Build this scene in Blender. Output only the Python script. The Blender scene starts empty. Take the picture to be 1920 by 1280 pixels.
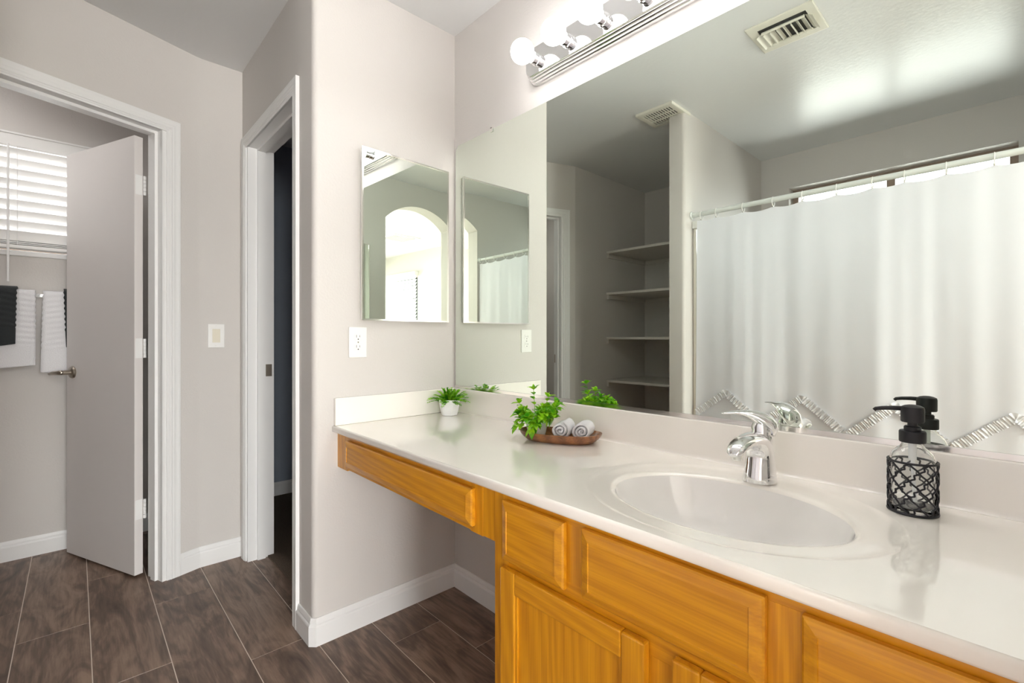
import bpy, bmesh, math, random
from math import sin, cos, pi, radians, sqrt
from mathutils import Vector, Matrix, noise
random.seed(7)
S = bpy.context.scene
COL = S.collection

# ------------------------------------------------------------------ camera
cam_d = bpy.data.cameras.new('camera')
cam_d.sensor_width = 36.0
cam_d.lens = 16.606
cam_d.shift_y = -0.00397
cam_d.clip_start = 0.02
cam = bpy.data.objects.new('camera', cam_d)
cam.location = (1.7166, -1.2417, 1.0998)
cam.rotation_euler = (radians(90), 0, radians(47.2208))
COL.objects.link(cam)
S.camera = cam

# ------------------------------------------------------------------ view, world, light
S.view_settings.view_transform = 'Standard'
S.view_settings.look = 'None'
S.view_settings.gamma = 1.0
S.view_settings.use_curve_mapping = False
S.view_settings.exposure = 0.88
S.cycles.max_bounces = 14
S.cycles.diffuse_bounces = 7
S.cycles.glossy_bounces = 8
S.cycles.transmission_bounces = 10
S.cycles.transparent_max_bounces = 16
S.cycles.use_denoising = True
S.cycles.sample_clamp_indirect = 8.0
S.cycles.blur_glossy = 0.1

W = bpy.data.worlds.new('sky')
S.world = W
W.use_nodes = True
nt = W.node_tree
nt.nodes.clear()
tc = nt.nodes.new('ShaderNodeTexCoord')
sp = nt.nodes.new('ShaderNodeSeparateXYZ')
mr = nt.nodes.new('ShaderNodeMapRange')
mr.inputs[1].default_value = -0.06; mr.inputs[2].default_value = 0.10
rp = nt.nodes.new('ShaderNodeValToRGB')
rp.color_ramp.elements[0].color = (0.62, 0.50, 0.40, 1)
rp.color_ramp.elements[1].color = (0.93, 0.96, 1.0, 1)
bg = nt.nodes.new('ShaderNodeBackground')
bg.inputs[1].default_value = 2.2
wo = nt.nodes.new('ShaderNodeOutputWorld')
nt.links.new(tc.outputs['Generated'], sp.inputs[0])
nt.links.new(sp.outputs[2], mr.inputs[0])
nt.links.new(mr.outputs[0], rp.inputs[0])
nt.links.new(rp.outputs[0], bg.inputs[0])
nt.links.new(bg.outputs[0], wo.inputs[0])

def area_light(name, loc, rot, sx, sy, power, color=(1, 1, 1), portal=False):
    d = bpy.data.lights.new(name, 'AREA')
    d.shape = 'RECTANGLE'; d.size = sx; d.size_y = sy
    d.energy = power; d.color = color
    if portal: d.cycles.is_portal = True
    o = bpy.data.objects.new(name, d)
    o.location = loc; o.rotation_euler = rot
    COL.objects.link(o)
    return o
# daylight at the three windows (each lamp stands just outside its glass, facing in), plus added fill lamps
DAY = (0.95, 0.97, 1.0)
area_light('daylight_tub_window', (1.13, -2.86, 1.995), (radians(90), 0, 0), 1.1, 0.36, 10, DAY)
area_light('daylight_water_closet_window', (-1.86, -1.45, 1.82), (0, radians(-90), 0), 0.5, 0.65, 7, DAY)
area_light('water_closet_fill', (-1.25, -1.75, 2.40), (0, 0, 0), 0.25, 0.25, 2.0, (1.0, 0.98, 0.96))  # added fill to brighten the small room, no fixture behind it
area_light('daylight_bedroom_window', (4.945, -3.10, 1.45), (radians(90), 0, 0), 0.75, 1.25, 110, DAY)
area_light('bedroom_side_fill', (6.42, -1.75, 1.10), (0, radians(90), 0), 1.95, 2.1, 225, (1.0, 0.99, 0.98))  # added fill shining through the arch from an invented side window
area_light('bedroom_overhead_fill', (4.2, -0.40, 2.40), (0, 0, 0), 0.9, 0.9, 112, (1.0, 0.99, 0.98))  # added overhead fill for the curtain and niche, no fixture behind it
BULB = 10.0

# ------------------------------------------------------------------ dimensions (metres)
H = 2.4393          # ceiling
LY = 0.6194         # length of the left wall beside the vanity
X2 = 0.9656
YB = -0.8055
TH = 0.3432
TX, TY = sin(TH), -cos(TH)        # along the angled wall (towards the camera side)
NX, NY = cos(TH), sin(TH)         # its normal, facing the room
XN = -0.6647
XT = 0.3662
YT = 2.6026
XR = 1.89
ZC = 0.777
DOOR = 2.032
WCX = -1.678

# ------------------------------------------------------------------ materials
def new_mat(name):
    m = bpy.data.materials.new(name); m.use_nodes = True
    t = m.node_tree; b = t.nodes['Principled BSDF']
    return m, t, b
def mat(name, col, rough=0.5, metal=0.0, spec=0.5, bump=0.0, bscale=100.0, coat=0.0, trans=0.0, ior=1.45, var=0.0, vscale=6.0, sheen=0.0, sss=0.0):
    m, t, b = new_mat(name)
    b.inputs['Base Color'].default_value = (*col, 1)
    b.inputs['Roughness'].default_value = rough
    b.inputs['Metallic'].default_value = metal
    b.inputs['Specular IOR Level'].default_value = spec
    b.inputs['Coat Weight'].default_value = coat
    b.inputs['Coat Roughness'].default_value = 0.03; b.inputs['Coat IOR'].default_value = 1.6
    b.inputs['Transmission Weight'].default_value = trans
    b.inputs['IOR'].default_value = ior
    b.inputs['Sheen Weight'].default_value = sheen
    if bump or var:
        g = t.nodes.new('ShaderNodeNewGeometry')
        if var:
            n2 = t.nodes.new('ShaderNodeTexNoise'); n2.inputs['Scale'].default_value = vscale; n2.inputs['Detail'].default_value = 4
            t.links.new(g.outputs['Position'], n2.inputs['Vector'])
            mx = t.nodes.new('ShaderNodeMix'); mx.data_type = 'RGBA'
            mx.inputs[6].default_value = (*[c*(1-var) for c in col], 1); mx.inputs[7].default_value = (*[min(1, c*(1+var)) for c in col], 1)
            t.links.new(n2.outputs[0], mx.inputs[0]); t.links.new(mx.outputs[2], b.inputs['Base Color'])
        if bump:
            n = t.nodes.new('ShaderNodeTexNoise'); n.inputs['Scale'].default_value = bscale; n.inputs['Detail'].default_value = 3
            bp = t.nodes.new('ShaderNodeBump'); bp.inputs['Strength'].default_value = bump; bp.inputs['Distance'].default_value = 0.004
            t.links.new(g.outputs['Position'], n.inputs['Vector'])
            t.links.new(n.outputs[0], bp.inputs['Height']); t.links.new(bp.outputs[0], b.inputs['Normal'])
    return m

M = {}
M['paint'] = mat('greige_wall_paint', (0.620, 0.590, 0.565), 0.55, bump=0.15, bscale=120, spec=0.35)
M['ceiling'] = mat('ceiling_paint', (0.72, 0.725, 0.73), 0.30, bump=0.16, bscale=55, spec=0.3)
M['trim'] = mat('white_trim_paint', (0.80, 0.795, 0.79), 0.35)
M['doorpaint'] = mat('door_paint', (0.70, 0.665, 0.65), 0.5, bump=0.05, bscale=60)
M['shelf'] = mat('shelf_paint', (0.62, 0.59, 0.55), 0.4)
M['plastic'] = mat('white_plastic', (0.83, 0.82, 0.80), 0.3)
M['almond'] = mat('almond_plastic', (0.74, 0.69, 0.57), 0.3)
M['slot'] = mat('dark_slot', (0.03, 0.028, 0.025), 0.6)
M['chrome'] = mat('chrome', (0.86, 0.86, 0.87), 0.06, metal=1)
M['chromesoft'] = mat('polished_nickel_trim', (0.84, 0.83, 0.80), 0.12, metal=1)
M['bronze'] = mat('satin_nickel', (0.42, 0.37, 0.31), 0.28, metal=1)
M['mirror'] = mat('mirror_silver', (0.80, 0.855, 0.79), 0.0, metal=1)
M['glassedge'] = mat('mirror_edge', (0.10, 0.13, 0.10), 0.2)
M['counter'] = mat('cultured_marble', (0.88, 0.84, 0.785), 0.22, coat=1.0, var=0.035, vscale=4)
M['bowl'] = mat('cultured_marble_bowl', (0.84, 0.82, 0.80), 0.2, coat=1.0)
M['ceramic'] = mat('white_ceramic', (0.90, 0.90, 0.92), 0.25, coat=0.3)
M['terry'] = mat('white_terry', (0.82, 0.815, 0.84), 0.95, bump=0.8, bscale=420, sheen=0.3)
M['terrydark'] = mat('charcoal_terry', (0.028, 0.032, 0.034), 0.95, bump=0.8, bscale=420, sheen=0.15)
M['blackplastic'] = mat('black_plastic', (0.012, 0.011, 0.014), 0.42)
M['blackmetal'] = mat('black_wire', (0.014, 0.013, 0.018), 0.4)
M['cream'] = mat('cream_metal', (0.72, 0.70, 0.62), 0.35)
M['carpet'] = mat('brown_carpet', (0.13, 0.095, 0.07), 1.0, bump=1.0, bscale=260, var=0.5, vscale=160)
M['carpetlight'] = mat('bedroom_carpet', (0.42, 0.36, 0.30), 1.0, bump=1.0, bscale=260, var=0.2, vscale=160)
M['fiberglass'] = mat('tub_fiberglass', (0.78, 0.74, 0.66), 0.2, coat=0.4)
M['rod'] = mat('white_rod', (0.76, 0.79, 0.78), 0.25)
M['winframe'] = mat('bronze_window_frame', (0.30, 0.22, 0.17), 0.45)
M['closetshade'] = mat('closet_shaded_paint', (0.30, 0.34, 0.41), 0.6, bump=0.1, bscale=120)  # blue-gray colour stands in for the shade inside the dark closet
M['soil'] = mat('dark_foam', (0.03, 0.06, 0.02), 0.9)

def bulb_mat():
    m, t, b = new_mat('lit_frosted_bulb')
    b.inputs['Base Color'].default_value = (1, 1, 1, 1)
    b.inputs['Emission Color'].default_value = (1.0, 0.985, 0.97, 1)
    b.inputs['Emission Strength'].default_value = BULB
    return m
M['bulb'] = bulb_mat()

def glass_pane():
    m, t, b = new_mat('window_glass'); t.nodes.remove(b)
    tr = t.nodes.new('ShaderNodeBsdfTransparent'); gl = t.nodes.new('ShaderNodeBsdfGlossy'); gl.inputs['Roughness'].default_value = 0.02
    tr.inputs[0].default_value = (0.96, 0.97, 0.96, 1)
    fr = t.nodes.new('ShaderNodeFresnel'); fr.inputs[0].default_value = 1.45
    mx = t.nodes.new('ShaderNodeMixShader')
    t.links.new(fr.outputs[0], mx.inputs[0]); t.links.new(tr.outputs[0], mx.inputs[1]); t.links.new(gl.outputs[0], mx.inputs[2])
    t.links.new(mx.outputs[0], t.nodes['Material Output'].inputs[0])
    return m
M['pane'] = glass_pane()
M['glass'] = mat('clear_bottle_glass', (0.97, 0.98, 0.98), 0.01, trans=1.0, ior=1.45)
M['tube'] = mat('milky_tube', (0.85, 0.86, 0.86), 0.35)

def cloth_mat(name, col, tr=0.35):
    m, t, b = new_mat(name)
    b.inputs['Base Color'].default_value = (*col, 1); b.inputs['Roughness'].default_value = 0.9
    b.inputs['Specular IOR Level'].default_value = 0.15
    tl = t.nodes.new('ShaderNodeBsdfTranslucent'); tl.inputs[0].default_value = (*col, 1)
    mx = t.nodes.new('ShaderNodeMixShader'); mx.inputs[0].default_value = tr
    g = t.nodes.new('ShaderNodeNewGeometry')
    n = t.nodes.new('ShaderNodeTexNoise'); n.inputs['Scale'].default_value = 900
    bp = t.nodes.new('ShaderNodeBump'); bp.inputs['Strength'].default_value = 0.15; bp.inputs['Distance'].default_value = 0.001
    t.links.new(g.outputs['Position'], n.inputs['Vector']); t.links.new(n.outputs[0], bp.inputs['Height']); t.links.new(bp.outputs[0], b.inputs['Normal'])
    t.links.new(b.outputs[0], mx.inputs[1]); t.links.new(tl.outputs[0], mx.inputs[2])
    t.links.new(mx.outputs[0], t.nodes['Material Output'].inputs[0])
    return m
M['blind'] = cloth_mat('faux_wood_blind', (0.84, 0.83, 0.82), 0.05)
M['blindthin'] = cloth_mat('backlit_blind', (0.86, 0.86, 0.85), 0.45)
M['curtain'] = cloth_mat('curtain_cotton', (0.87, 0.875, 0.94), 0.10)
M['ruffle'] = cloth_mat('ruffle_cotton', (0.86, 0.86, 0.89), 0.10)

def leaf_mat(name, c1, c2):
    m, t, b = new_mat(name)
    g = t.nodes.new('ShaderNodeNewGeometry'); n = t.nodes.new('ShaderNodeTexNoise'); n.inputs['Scale'].default_value = 45
    rp = t.nodes.new('ShaderNodeValToRGB'); rp.color_ramp.elements[0].position = 0.35; rp.color_ramp.elements[1].position = 0.65
    rp.color_ramp.elements[0].color = (*c1, 1); rp.color_ramp.elements[1].color = (*c2, 1)
    t.links.new(g.outputs['Position'], n.inputs['Vector']); t.links.new(n.outputs[0], rp.inputs[0]); t.links.new(rp.outputs[0], b.inputs['Base Color'])
    b.inputs['Roughness'].default_value = 0.4
    tl = t.nodes.new('ShaderNodeBsdfTranslucent'); t.links.new(rp.outputs[0], tl.inputs[0])
    mx = t.nodes.new('ShaderNodeMixShader'); mx.inputs[0].default_value = 0.35
    t.links.new(b.outputs[0], mx.inputs[1]); t.links.new(tl.outputs[0], mx.inputs[2]); t.links.new(mx.outputs[0], t.nodes['Material Output'].inputs[0])
    return m
M['fern'] = leaf_mat('fern_green', (0.05, 0.34, 0.008), (0.45, 0.82, 0.03))
M['leaf'] = leaf_mat('leaf_green', (0.08, 0.42, 0.01), (0.50, 0.84, 0.03))

def oak(name, axis, tint=1.0, light=(0.74, 0.335, 0.010), dark=(0.52, 0.20, 0.004)):
    m, t, b = new_mat(name)
    g = t.nodes.new('ShaderNodeNewGeometry'); mp = t.nodes.new('ShaderNodeMapping')
    sc = {'x': (1.3, 12, 12), 'z': (12, 12, 1.3)}[axis]
    mp.inputs['Scale'].default_value = sc
    t.links.new(g.outputs['Position'], mp.inputs['Vector'])
    wv = t.nodes.new('ShaderNodeTexWave'); wv.wave_type = 'BANDS'; wv.bands_direction = 'DIAGONAL'
    wv.inputs['Scale'].default_value = 1.7; wv.inputs['Distortion'].default_value = 16.0; wv.inputs['Detail'].default_value = 2.0; wv.inputs['Detail Scale'].default_value = 0.35
    t.links.new(mp.outputs[0], wv.inputs['Vector'])
    mp2 = t.nodes.new('ShaderNodeMapping'); mp2.inputs['Scale'].default_value = tuple(s*(24 if s > 2 else 5) for s in sc)
    t.links.new(g.outputs['Position'], mp2.inputs['Vector'])
    ns = t.nodes.new('ShaderNodeTexNoise'); ns.inputs['Scale'].default_value = 1.0; ns.inputs['Detail'].default_value = 5
    t.links.new(mp2.outputs[0], ns.inputs['Vector'])
    ad = t.nodes.new('ShaderNodeMath'); ad.operation = 'MULTIPLY_ADD'; ad.inputs[1].default_value = 0.32
    t.links.new(wv.outputs[0], ad.inputs[0])
    ml = t.nodes.new('ShaderNodeMath'); ml.operation = 'MULTIPLY'; ml.inputs[1].default_value = 0.95
    t.links.new(ns.outputs[0], ml.inputs[0]); t.links.new(ml.outputs[0], ad.inputs[2])
    rp = t.nodes.new('ShaderNodeValToRGB'); e = rp.color_ramp.elements
    e[0].position = 0.25; e[0].color = (*[c*tint for c in light], 1); e[1].position = 0.95; e[1].color = (*[c*tint for c in dark], 1)
    t.links.new(ad.outputs[0], rp.inputs[0]); t.links.new(rp.outputs[0], b.inputs['Base Color'])
    b.inputs['Roughness'].default_value = 0.32; b.inputs['Coat Weight'].default_value = 0.25; b.inputs['Coat Roughness'].default_value = 0.15
    bp = t.nodes.new('ShaderNodeBump'); bp.inputs['Strength'].default_value = 0.12; bp.inputs['Distance'].default_value = 0.001
    t.links.new(ns.outputs[0], bp.inputs['Height']); t.links.new(bp.outputs[0], b.inputs['Normal'])
    return m
M['oakx'] = oak('oak_grain_across', 'x')
M['oakz'] = oak('oak_grain_upright', 'z')
M['bowlwood'] = oak('acacia_tray_wood', 'x', 1.0, (0.34, 0.135, 0.045), (0.13, 0.045, 0.015))

def tile_mat():
    m, t, b = new_mat('wood_look_porcelain')
    at = t.nodes.new('ShaderNodeAttribute'); at.attribute_name = 'plank'
    g = t.nodes.new('ShaderNodeNewGeometry')
    ml = t.nodes.new('ShaderNodeVectorMath'); ml.operation = 'SCALE'; ml.inputs[3].default_value = 37.0
    t.links.new(at.outputs['Vector'], ml.inputs[0])
    ad = t.nodes.new('ShaderNodeVectorMath'); ad.operation = 'ADD'
    t.links.new(g.outputs['Position'], ad.inputs[0]); t.links.new(ml.outputs[0], ad.inputs[1])
    mp = t.nodes.new('ShaderNodeMapping'); mp.inputs['Scale'].default_value = (2.2, 8.0, 1)
    t.links.new(ad.outputs[0], mp.inputs['Vector'])
    wv = t.nodes.new('ShaderNodeTexWave'); wv.wave_type = 'BANDS'; wv.bands_direction = 'Y'
    wv.inputs['Scale'].default_value = 1.8; wv.inputs['Distortion'].default_value = 22; wv.inputs['Detail'].default_value = 2; wv.inputs['Detail Scale'].default_value = 0.35
    t.links.new(mp.outputs[0], wv.inputs['Vector'])
    n1 = t.nodes.new('ShaderNodeTexNoise'); n1.inputs['Scale'].default_value = 1.5; n1.inputs['Detail'].default_value = 7; n1.inputs['Distortion'].default_value = 2.2
    t.links.new(mp.outputs[0], n1.inputs['Vector'])
    mp2 = t.nodes.new('ShaderNodeMapping'); mp2.inputs['Scale'].default_value = (14, 190, 1)
    t.links.new(ad.outputs[0], mp2.inputs['Vector'])
    n2 = t.nodes.new('ShaderNodeTexNoise'); n2.inputs['Scale'].default_value = 1.0; n2.inputs['Detail'].default_value = 4
    t.links.new(mp2.outputs[0], n2.inputs['Vector'])
    def mth(op, a, bb):
        x = t.nodes.new('ShaderNodeMath'); x.operation = op
        for i, v in enumerate((a, bb)):
            if isinstance(v, (int, float)): x.inputs[i].default_value = v
            else: t.links.new(v, x.inputs[i])
        return x.outputs[0]
    f = mth('ADD', mth('MULTIPLY', wv.outputs[0], 0.055), mth('MULTIPLY', n1.outputs[0], 1.0))
    f = mth('ADD', f, mth('MULTIPLY', n2.outputs[0], 0.30))
    sx = t.nodes.new('ShaderNodeSeparateXYZ'); t.links.new(at.outputs['Vector'], sx.inputs[0])
    f = mth('ADD', f, mth('MULTIPLY', sx.outputs[0], 0.10))
    rp = t.nodes.new('ShaderNodeValToRGB'); e = rp.color_ramp.elements
    e[0].position = 0.44; e[0].color = (0.080, 0.050, 0.036, 1)
    e[1].position = 0.92; e[1].color = (0.300, 0.205, 0.150, 1)
    k = rp.color_ramp.elements.new(0.66); k.color = (0.150, 0.097, 0.070, 1)
    t.links.new(f, rp.inputs[0]); t.links.new(rp.outputs[0], b.inputs['Base Color'])
    b.inputs['Roughness'].default_value = 0.42
    bp = t.nodes.new('ShaderNodeBump'); bp.inputs['Strength'].default_value = 0.15; bp.inputs['Distance'].default_value = 0.001
    t.links.new(n2.outputs[0], bp.inputs['Height']); t.links.new(bp.outputs[0], b.inputs['Normal'])
    return m
M['tile'] = tile_mat()
M['grout'] = mat('beige_grout', (0.70, 0.60, 0.52), 0.85)

# ------------------------------------------------------------------ mesh helpers
def wloc(o):
    v = Vector((0, 0, 0))
    while o is not None:
        v += o.location; o = o.parent
    return v
def obj(name, bm, m, parent=None, local=False, smooth=False, label=None):
    """link a bmesh as one mesh object; vertices are given in world space unless local"""
    if parent is not None and not local:
        bmesh.ops.translate(bm, verts=bm.verts, vec=-wloc(parent))
    bmesh.ops.recalc_face_normals(bm, faces=bm.faces)
    me = bpy.data.meshes.new(name); bm.to_mesh(me); bm.free()
    for mm in (m if isinstance(m, (list, tuple)) else [m]): me.materials.append(mm)
    if smooth:
        for p in me.polygons: p.use_smooth = True
        if smooth == 'auto':
            try: me.set_sharp_from_angle(angle=radians(38))
            except Exception: pass
    o = bpy.data.objects.new(name, me); COL.objects.link(o)
    if parent is not None: o.parent = parent
    if label: o['label'] = label
    return o
def struct(name, bm, m, parent=None, smooth=False):
    o = obj(name, bm, m, parent, smooth=smooth)
    if parent is None: o['kind'] = 'structure'
    return o
def tag(o, label, cat, group=None, kind=None):
    o['label'] = label; o['category'] = cat
    if group: o['group'] = group
    if kind: o['kind'] = kind
    return o
def thing(name, label, cat, loc, group=None):
    o = bpy.data.objects.new(name, None); COL.objects.link(o); o.location = loc
    o.empty_display_size = 0.05
    return tag(o, label, cat, group)
def copy_tree(o, parent=None):
    c = o.copy(); COL.objects.link(c)
    if parent is not None: c.parent = parent
    for ch in list(o.children): copy_tree(ch, c)
    return c
def box(bm, x0, x1, y0, y1, z0, z1, bev=0.0, mi=0, seg=2):
    vs = [bm.verts.new((x, y, z)) for x in (x0, x1) for y in (y0, y1) for z in (z0, z1)]
    fs = [bm.faces.new([vs[i] for i in f]) for f in ((0, 1, 3, 2), (4, 6, 7, 5), (0, 4, 5, 1), (2, 3, 7, 6), (0, 2, 6, 4), (1, 5, 7, 3))]
    for f in fs: f.material_index = mi
    if bev:
        es = list({e for f in fs for e in f.edges})
        r = bmesh.ops.bevel(bm, geom=es, offset=bev, segments=seg, affect='EDGES', profile=0.5)
        for f in r['faces']: f.material_index = mi
    return vs
def prism(bm, pts, z0, z1, mi=0):
    n = len(pts)
    a = [bm.verts.new((x, y, z0)) for x, y in pts]; b = [bm.verts.new((x, y, z1)) for x, y in pts]
    fs = [bm.faces.new(a[::-1]), bm.faces.new(b)]
    for i in range(n): fs.append(bm.faces.new((a[i], a[(i+1) % n], b[(i+1) % n], b[i])))
    for f in fs: f.material_index = mi
def prism_dir(bm, pts3, vec, mi=0):
    n = len(pts3); vec = Vector(vec)
    a = [bm.verts.new(p) for p in pts3]; b = [bm.verts.new(Vector(p)+vec) for p in pts3]
    fs = [bm.faces.new(a[::-1]), bm.faces.new(b)]
    for i in range(n): fs.append(bm.faces.new((a[i], a[(i+1) % n], b[(i+1) % n], b[i])))
    for f in fs: f.material_index = mi
def loft(bm, rings, cap=True, closed=True, mi=0):
    R = [[bm.verts.new(p) for p in r] for r in rings]
    n = len(R[0])
    for i in range(len(R)-1):
        for j in range(n if closed else n-1):
            f = bm.faces.new((R[i][j], R[i][(j+1) % n], R[i+1][(j+1) % n], R[i+1][j])); f.material_index = mi
    if cap:
        for r in (R[0], R[-1]):
            try: f = bm.faces.new(r); f.material_index = mi
            except ValueError: pass
    return R
def lathe(bm, prof, c=(0, 0, 0), n=40, cap=False, mi=0, axis='z'):
    rings = []
    for r, z in prof:
        r = max(r, 1e-5)
        if axis == 'z': rings.append([(c[0]+r*cos(2*pi*k/n), c[1]+r*sin(2*pi*k/n), c[2]+z) for k in range(n)])
        elif axis == 'y': rings.append([(c[0]+r*cos(2*pi*k/n), c[1]+z, c[2]+r*sin(2*pi*k/n)) for k in range(n)])
        else: rings.append([(c[0]+z, c[1]+r*cos(2*pi*k/n), c[2]+r*sin(2*pi*k/n)) for k in range(n)])
    loft(bm, rings, cap, mi=mi)
def tube(bm, pts, r, n=10, cap=True, mi=0, closed=False):
    pts = [Vector(p) for p in pts]; N = len(pts)
    rr = r if isinstance(r, (list, tuple)) else [r]*N
    rings = []; prev = None
    for i, p in enumerate(pts):
        if closed: t = pts[(i+1) % N]-pts[i-1]
        else: t = pts[min(i+1, N-1)]-pts[max(i-1, 0)]
        t.normalize()
        if prev is None:
            u = t.orthogonal().normalized()
        else:
            u = (prev-t*prev.dot(t))
            u = u.normalized() if u.length > 1e-6 else t.orthogonal().normalized()
        prev = u; v = t.cross(u)
        rings.append([p+(u*cos(2*pi*k/n)+v*sin(2*pi*k/n))*rr[i] for k in range(n)])
    if closed:
        R = [[bm.verts.new(p) for p in ring] for ring in rings]
        for i in range(N):
            for j in range(n): bm.faces.new((R[i][j], R[i][(j+1) % n], R[(i+1) % N][(j+1) % n], R[(i+1) % N][j]))
    else: loft(bm, rings, cap, mi=mi)
def sweep2d(bm, path, prof):
    """extrude a (offset, z) profile along a floor path; offset goes to the left of the path, mitred"""
    n = len(path); P = [Vector(p) for p in path]; rings = []
    for i in range(n):
        if i == 0: d = (P[1]-P[0]).normalized(); nn = Vector((-d.y, d.x)); k = 1
        elif i == n-1: d = (P[-1]-P[-2]).normalized(); nn = Vector((-d.y, d.x)); k = 1
        else:
            d1 = (P[i]-P[i-1]).normalized(); d2 = (P[i+1]-P[i]).normalized()
            n1 = Vector((-d1.y, d1.x)); n2 = Vector((-d2.y, d2.x)); nn = (n1+n2).normalized(); k = 1/max(0.3, nn.dot(n1))
        rings.append([(P[i].x+nn.x*o*k, P[i].y+nn.y*o*k, z) for o, z in prof])
    loft(bm, rings, True)
def casing(bm, o, s, nrm, s0, s1, zt, wdt=0.0553, th=0.0136, base=0.0):
    """three-sided mitred door casing round an opening from s0 to s1 on a wall with origin o, direction s, normal nrm"""
    prof = [(0, 0), (0, th*0.55), (0.004, th*0.62), (0.007, th*0.62), (0.009, th*0.75), (0.014, th*0.75), (0.017, th*0.95), (0.022, th*0.88), (0.028, th*0.95),
            (0.034, th*0.9), (wdt-0.012, th*0.95), (wdt-0.010, th), (wdt-0.001, th), (wdt, th*0.9), (wdt, 0)]
    def pt(sv, z, tt): return (o[0]+s[0]*sv+nrm[0]*tt, o[1]+s[1]*sv+nrm[1]*tt, z)
    rings = []
    for (sv, z, ds, dz) in ((s0, base, -1, 0), (s0, zt, -1, 1), (s1, zt, 1, 1), (s1, base, 1, 0)):
        rings.append([pt(sv+ds*w, z+dz*w, t) for w, t in prof])
    loft(bm, rings, True)
def arc(cx, cy, r, a0, a1, n=8):
    return [(cx+r*cos(radians(a0+(a1-a0)*i/n)), cy+r*sin(radians(a0+(a1-a0)*i/n))) for i in range(n+1)]
def APT(s, off=0.0):
    return (-X2+TX*s+NX*off, YB+TY*s+NY*off)

BBP = [(0, 0), (0.013, 0), (0.013, 0.068), (0.0115, 0.073), (0.008, 0.077), (0.008, 0.083), (0.0045, 0.0945), (0.003, 0.0964), (0, 0.0964)]

# ------------------------------------------------------------------ floor
def make_floor():
    bm = bmesh.new(); lay = bm.loops.layers.float_color.new('plank')
    joints = {0: 0.40, 1: 0.18, 2: -0.33, 3: -0.07, 4: -0.71, 5: -0.24, 6: -0.73, 7: -1.02, 8: -0.35, 9: 0.1, 10: -.5, 11: .2, 12: -.3}
    PL = 0.905; g = 0.0019; bv = 0.0006
    box(bm, -1.95, 2.037, -2.80, 0.12, -0.05, -0.0012, mi=1)
    rnd = random.Random(3)
    for k in range(0, 14):
        y1 = -0.2*k - 0.0; y0 = y1-0.2
        if y0 < -2.75: y0 = -2.75
        if y1 <= -2.75: break
        x = joints.get(k, rnd.random()) - PL*6
        while x < 1.95:
            a = max(x, -1.80); b = min(x+PL, 1.95)
            if b > a+0.01:
                c = (rnd.random(), rnd.random(), rnd.random(), 1)
                n0 = set(bm.faces)
                X0, X1, Y0, Y1 = a+g, b-g, y0+g, y1-g
                lo = [bm.verts.new(p) for p in ((X0-bv, Y0-bv, -0.0012), (X1+bv, Y0-bv, -0.0012), (X1+bv, Y1+bv, -0.0012), (X0-bv, Y1+bv, -0.0012))]
                hi = [bm.verts.new(p) for p in ((X0, Y0, 0), (X1, Y0, 0), (X1, Y1, 0), (X0, Y1, 0))]
                fs = [bm.faces.new(hi)]+[bm.faces.new((lo[i], lo[(i+1) % 4], hi[(i+1) % 4], hi[i])) for i in range(4)]
                for f in fs:
                    for l in f.loops: l[lay] = c
            x += PL
    o = struct('floor', bm, [M['tile'], M['grout']])
make_floor()
bm = bmesh.new(); box(bm, -1.80, -0.115, -0.53, 0.90, -0.04, 0.006)
o = struct('floor_closet', bm, M['carpet']); o['label'] = 'brown carpet floor beyond the narrow doorway'
bm = bmesh.new(); box(bm, 1.95, 6.3, -3.05, 1.6, -0.04, 0.004)
o = struct('floor_bedroom', bm, M['carpetlight'])

# ------------------------------------------------------------------ ceiling
bm = bmesh.new(); box(bm, -1.95, 6.3, -3.05, 1.6, H, H+0.08)
struct('ceiling', bm, M['ceiling'])

# ------------------------------------------------------------------ walls
OX0, OX1 = -0.8742, -0.195      # opening of the doorway beside the vanity wall
AS0, AS1 = 0.142, 0.785         # opening in the angled wall
bm = bmesh.new(); box(bm, -0.115, 2.037, 0.0, 0.12, 0, H)
struct('wall_back', bm, M['paint'])
# left wall with a bullnose corner, the doorway wall and the header over the doorway
bm = bmesh.new()
r = 0.020
prism(bm, [(0, 0)]+[(-0.115, 0), (-0.115, -0.504), (OX1, -0.504), (OX1, -LY)]+arc(-r, -LY+r, r, -90, 0, 8), 0, H)
box(bm, OX0, OX1, -LY, -0.504, DOOR+0.018, H)
struct('wall_left', bm, M['paint'], smooth='auto')
bm = bmesh.new()
p3 = APT(AS0); p4 = APT(AS0, -0.115)
prism(bm, [(OX0, -LY), (OX0, -0.504), (-1.81, -0.504), (-1.81, -0.75), (-1.10, -0.75), p4, p3, APT(0.01), (-X2, YB+0.012), (-X2, -LY)], 0, H)
struct('wall_corner', bm, M['paint'], smooth='auto')
bm = bmesh.new()
SE = (XN+X2)/TX
prism(bm, [APT(AS0), APT(AS0, -0.115), APT(AS1, -0.115), APT(AS1)], DOOR+0.018, H)
prism(bm, [APT(AS1), APT(AS1, -0.115), (XN-0.115, -1.70), (XN-0.115, -2.75), (XN, -2.75), APT(SE)], 0, H)
struct('wall_angled', bm, M['paint'])
bm = bmesh.new(); box(bm, XN, 0.27, -2.75, -2.65, 0, H)
struct('wall_niche_back', bm, M['paint'])
bm = bmesh.new()
r = 0.018
prism(bm, [(0.27, -2.75), (0.27, -1.40-r*0)]+[(0.27+0.004, -1.40)]+arc(XT-r, -1.40-r, r, 90, 0, 8)+[(XT, -2.75)], 0, H)
struct('wall_tub_end', bm, M['paint'], smooth='auto')
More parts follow.
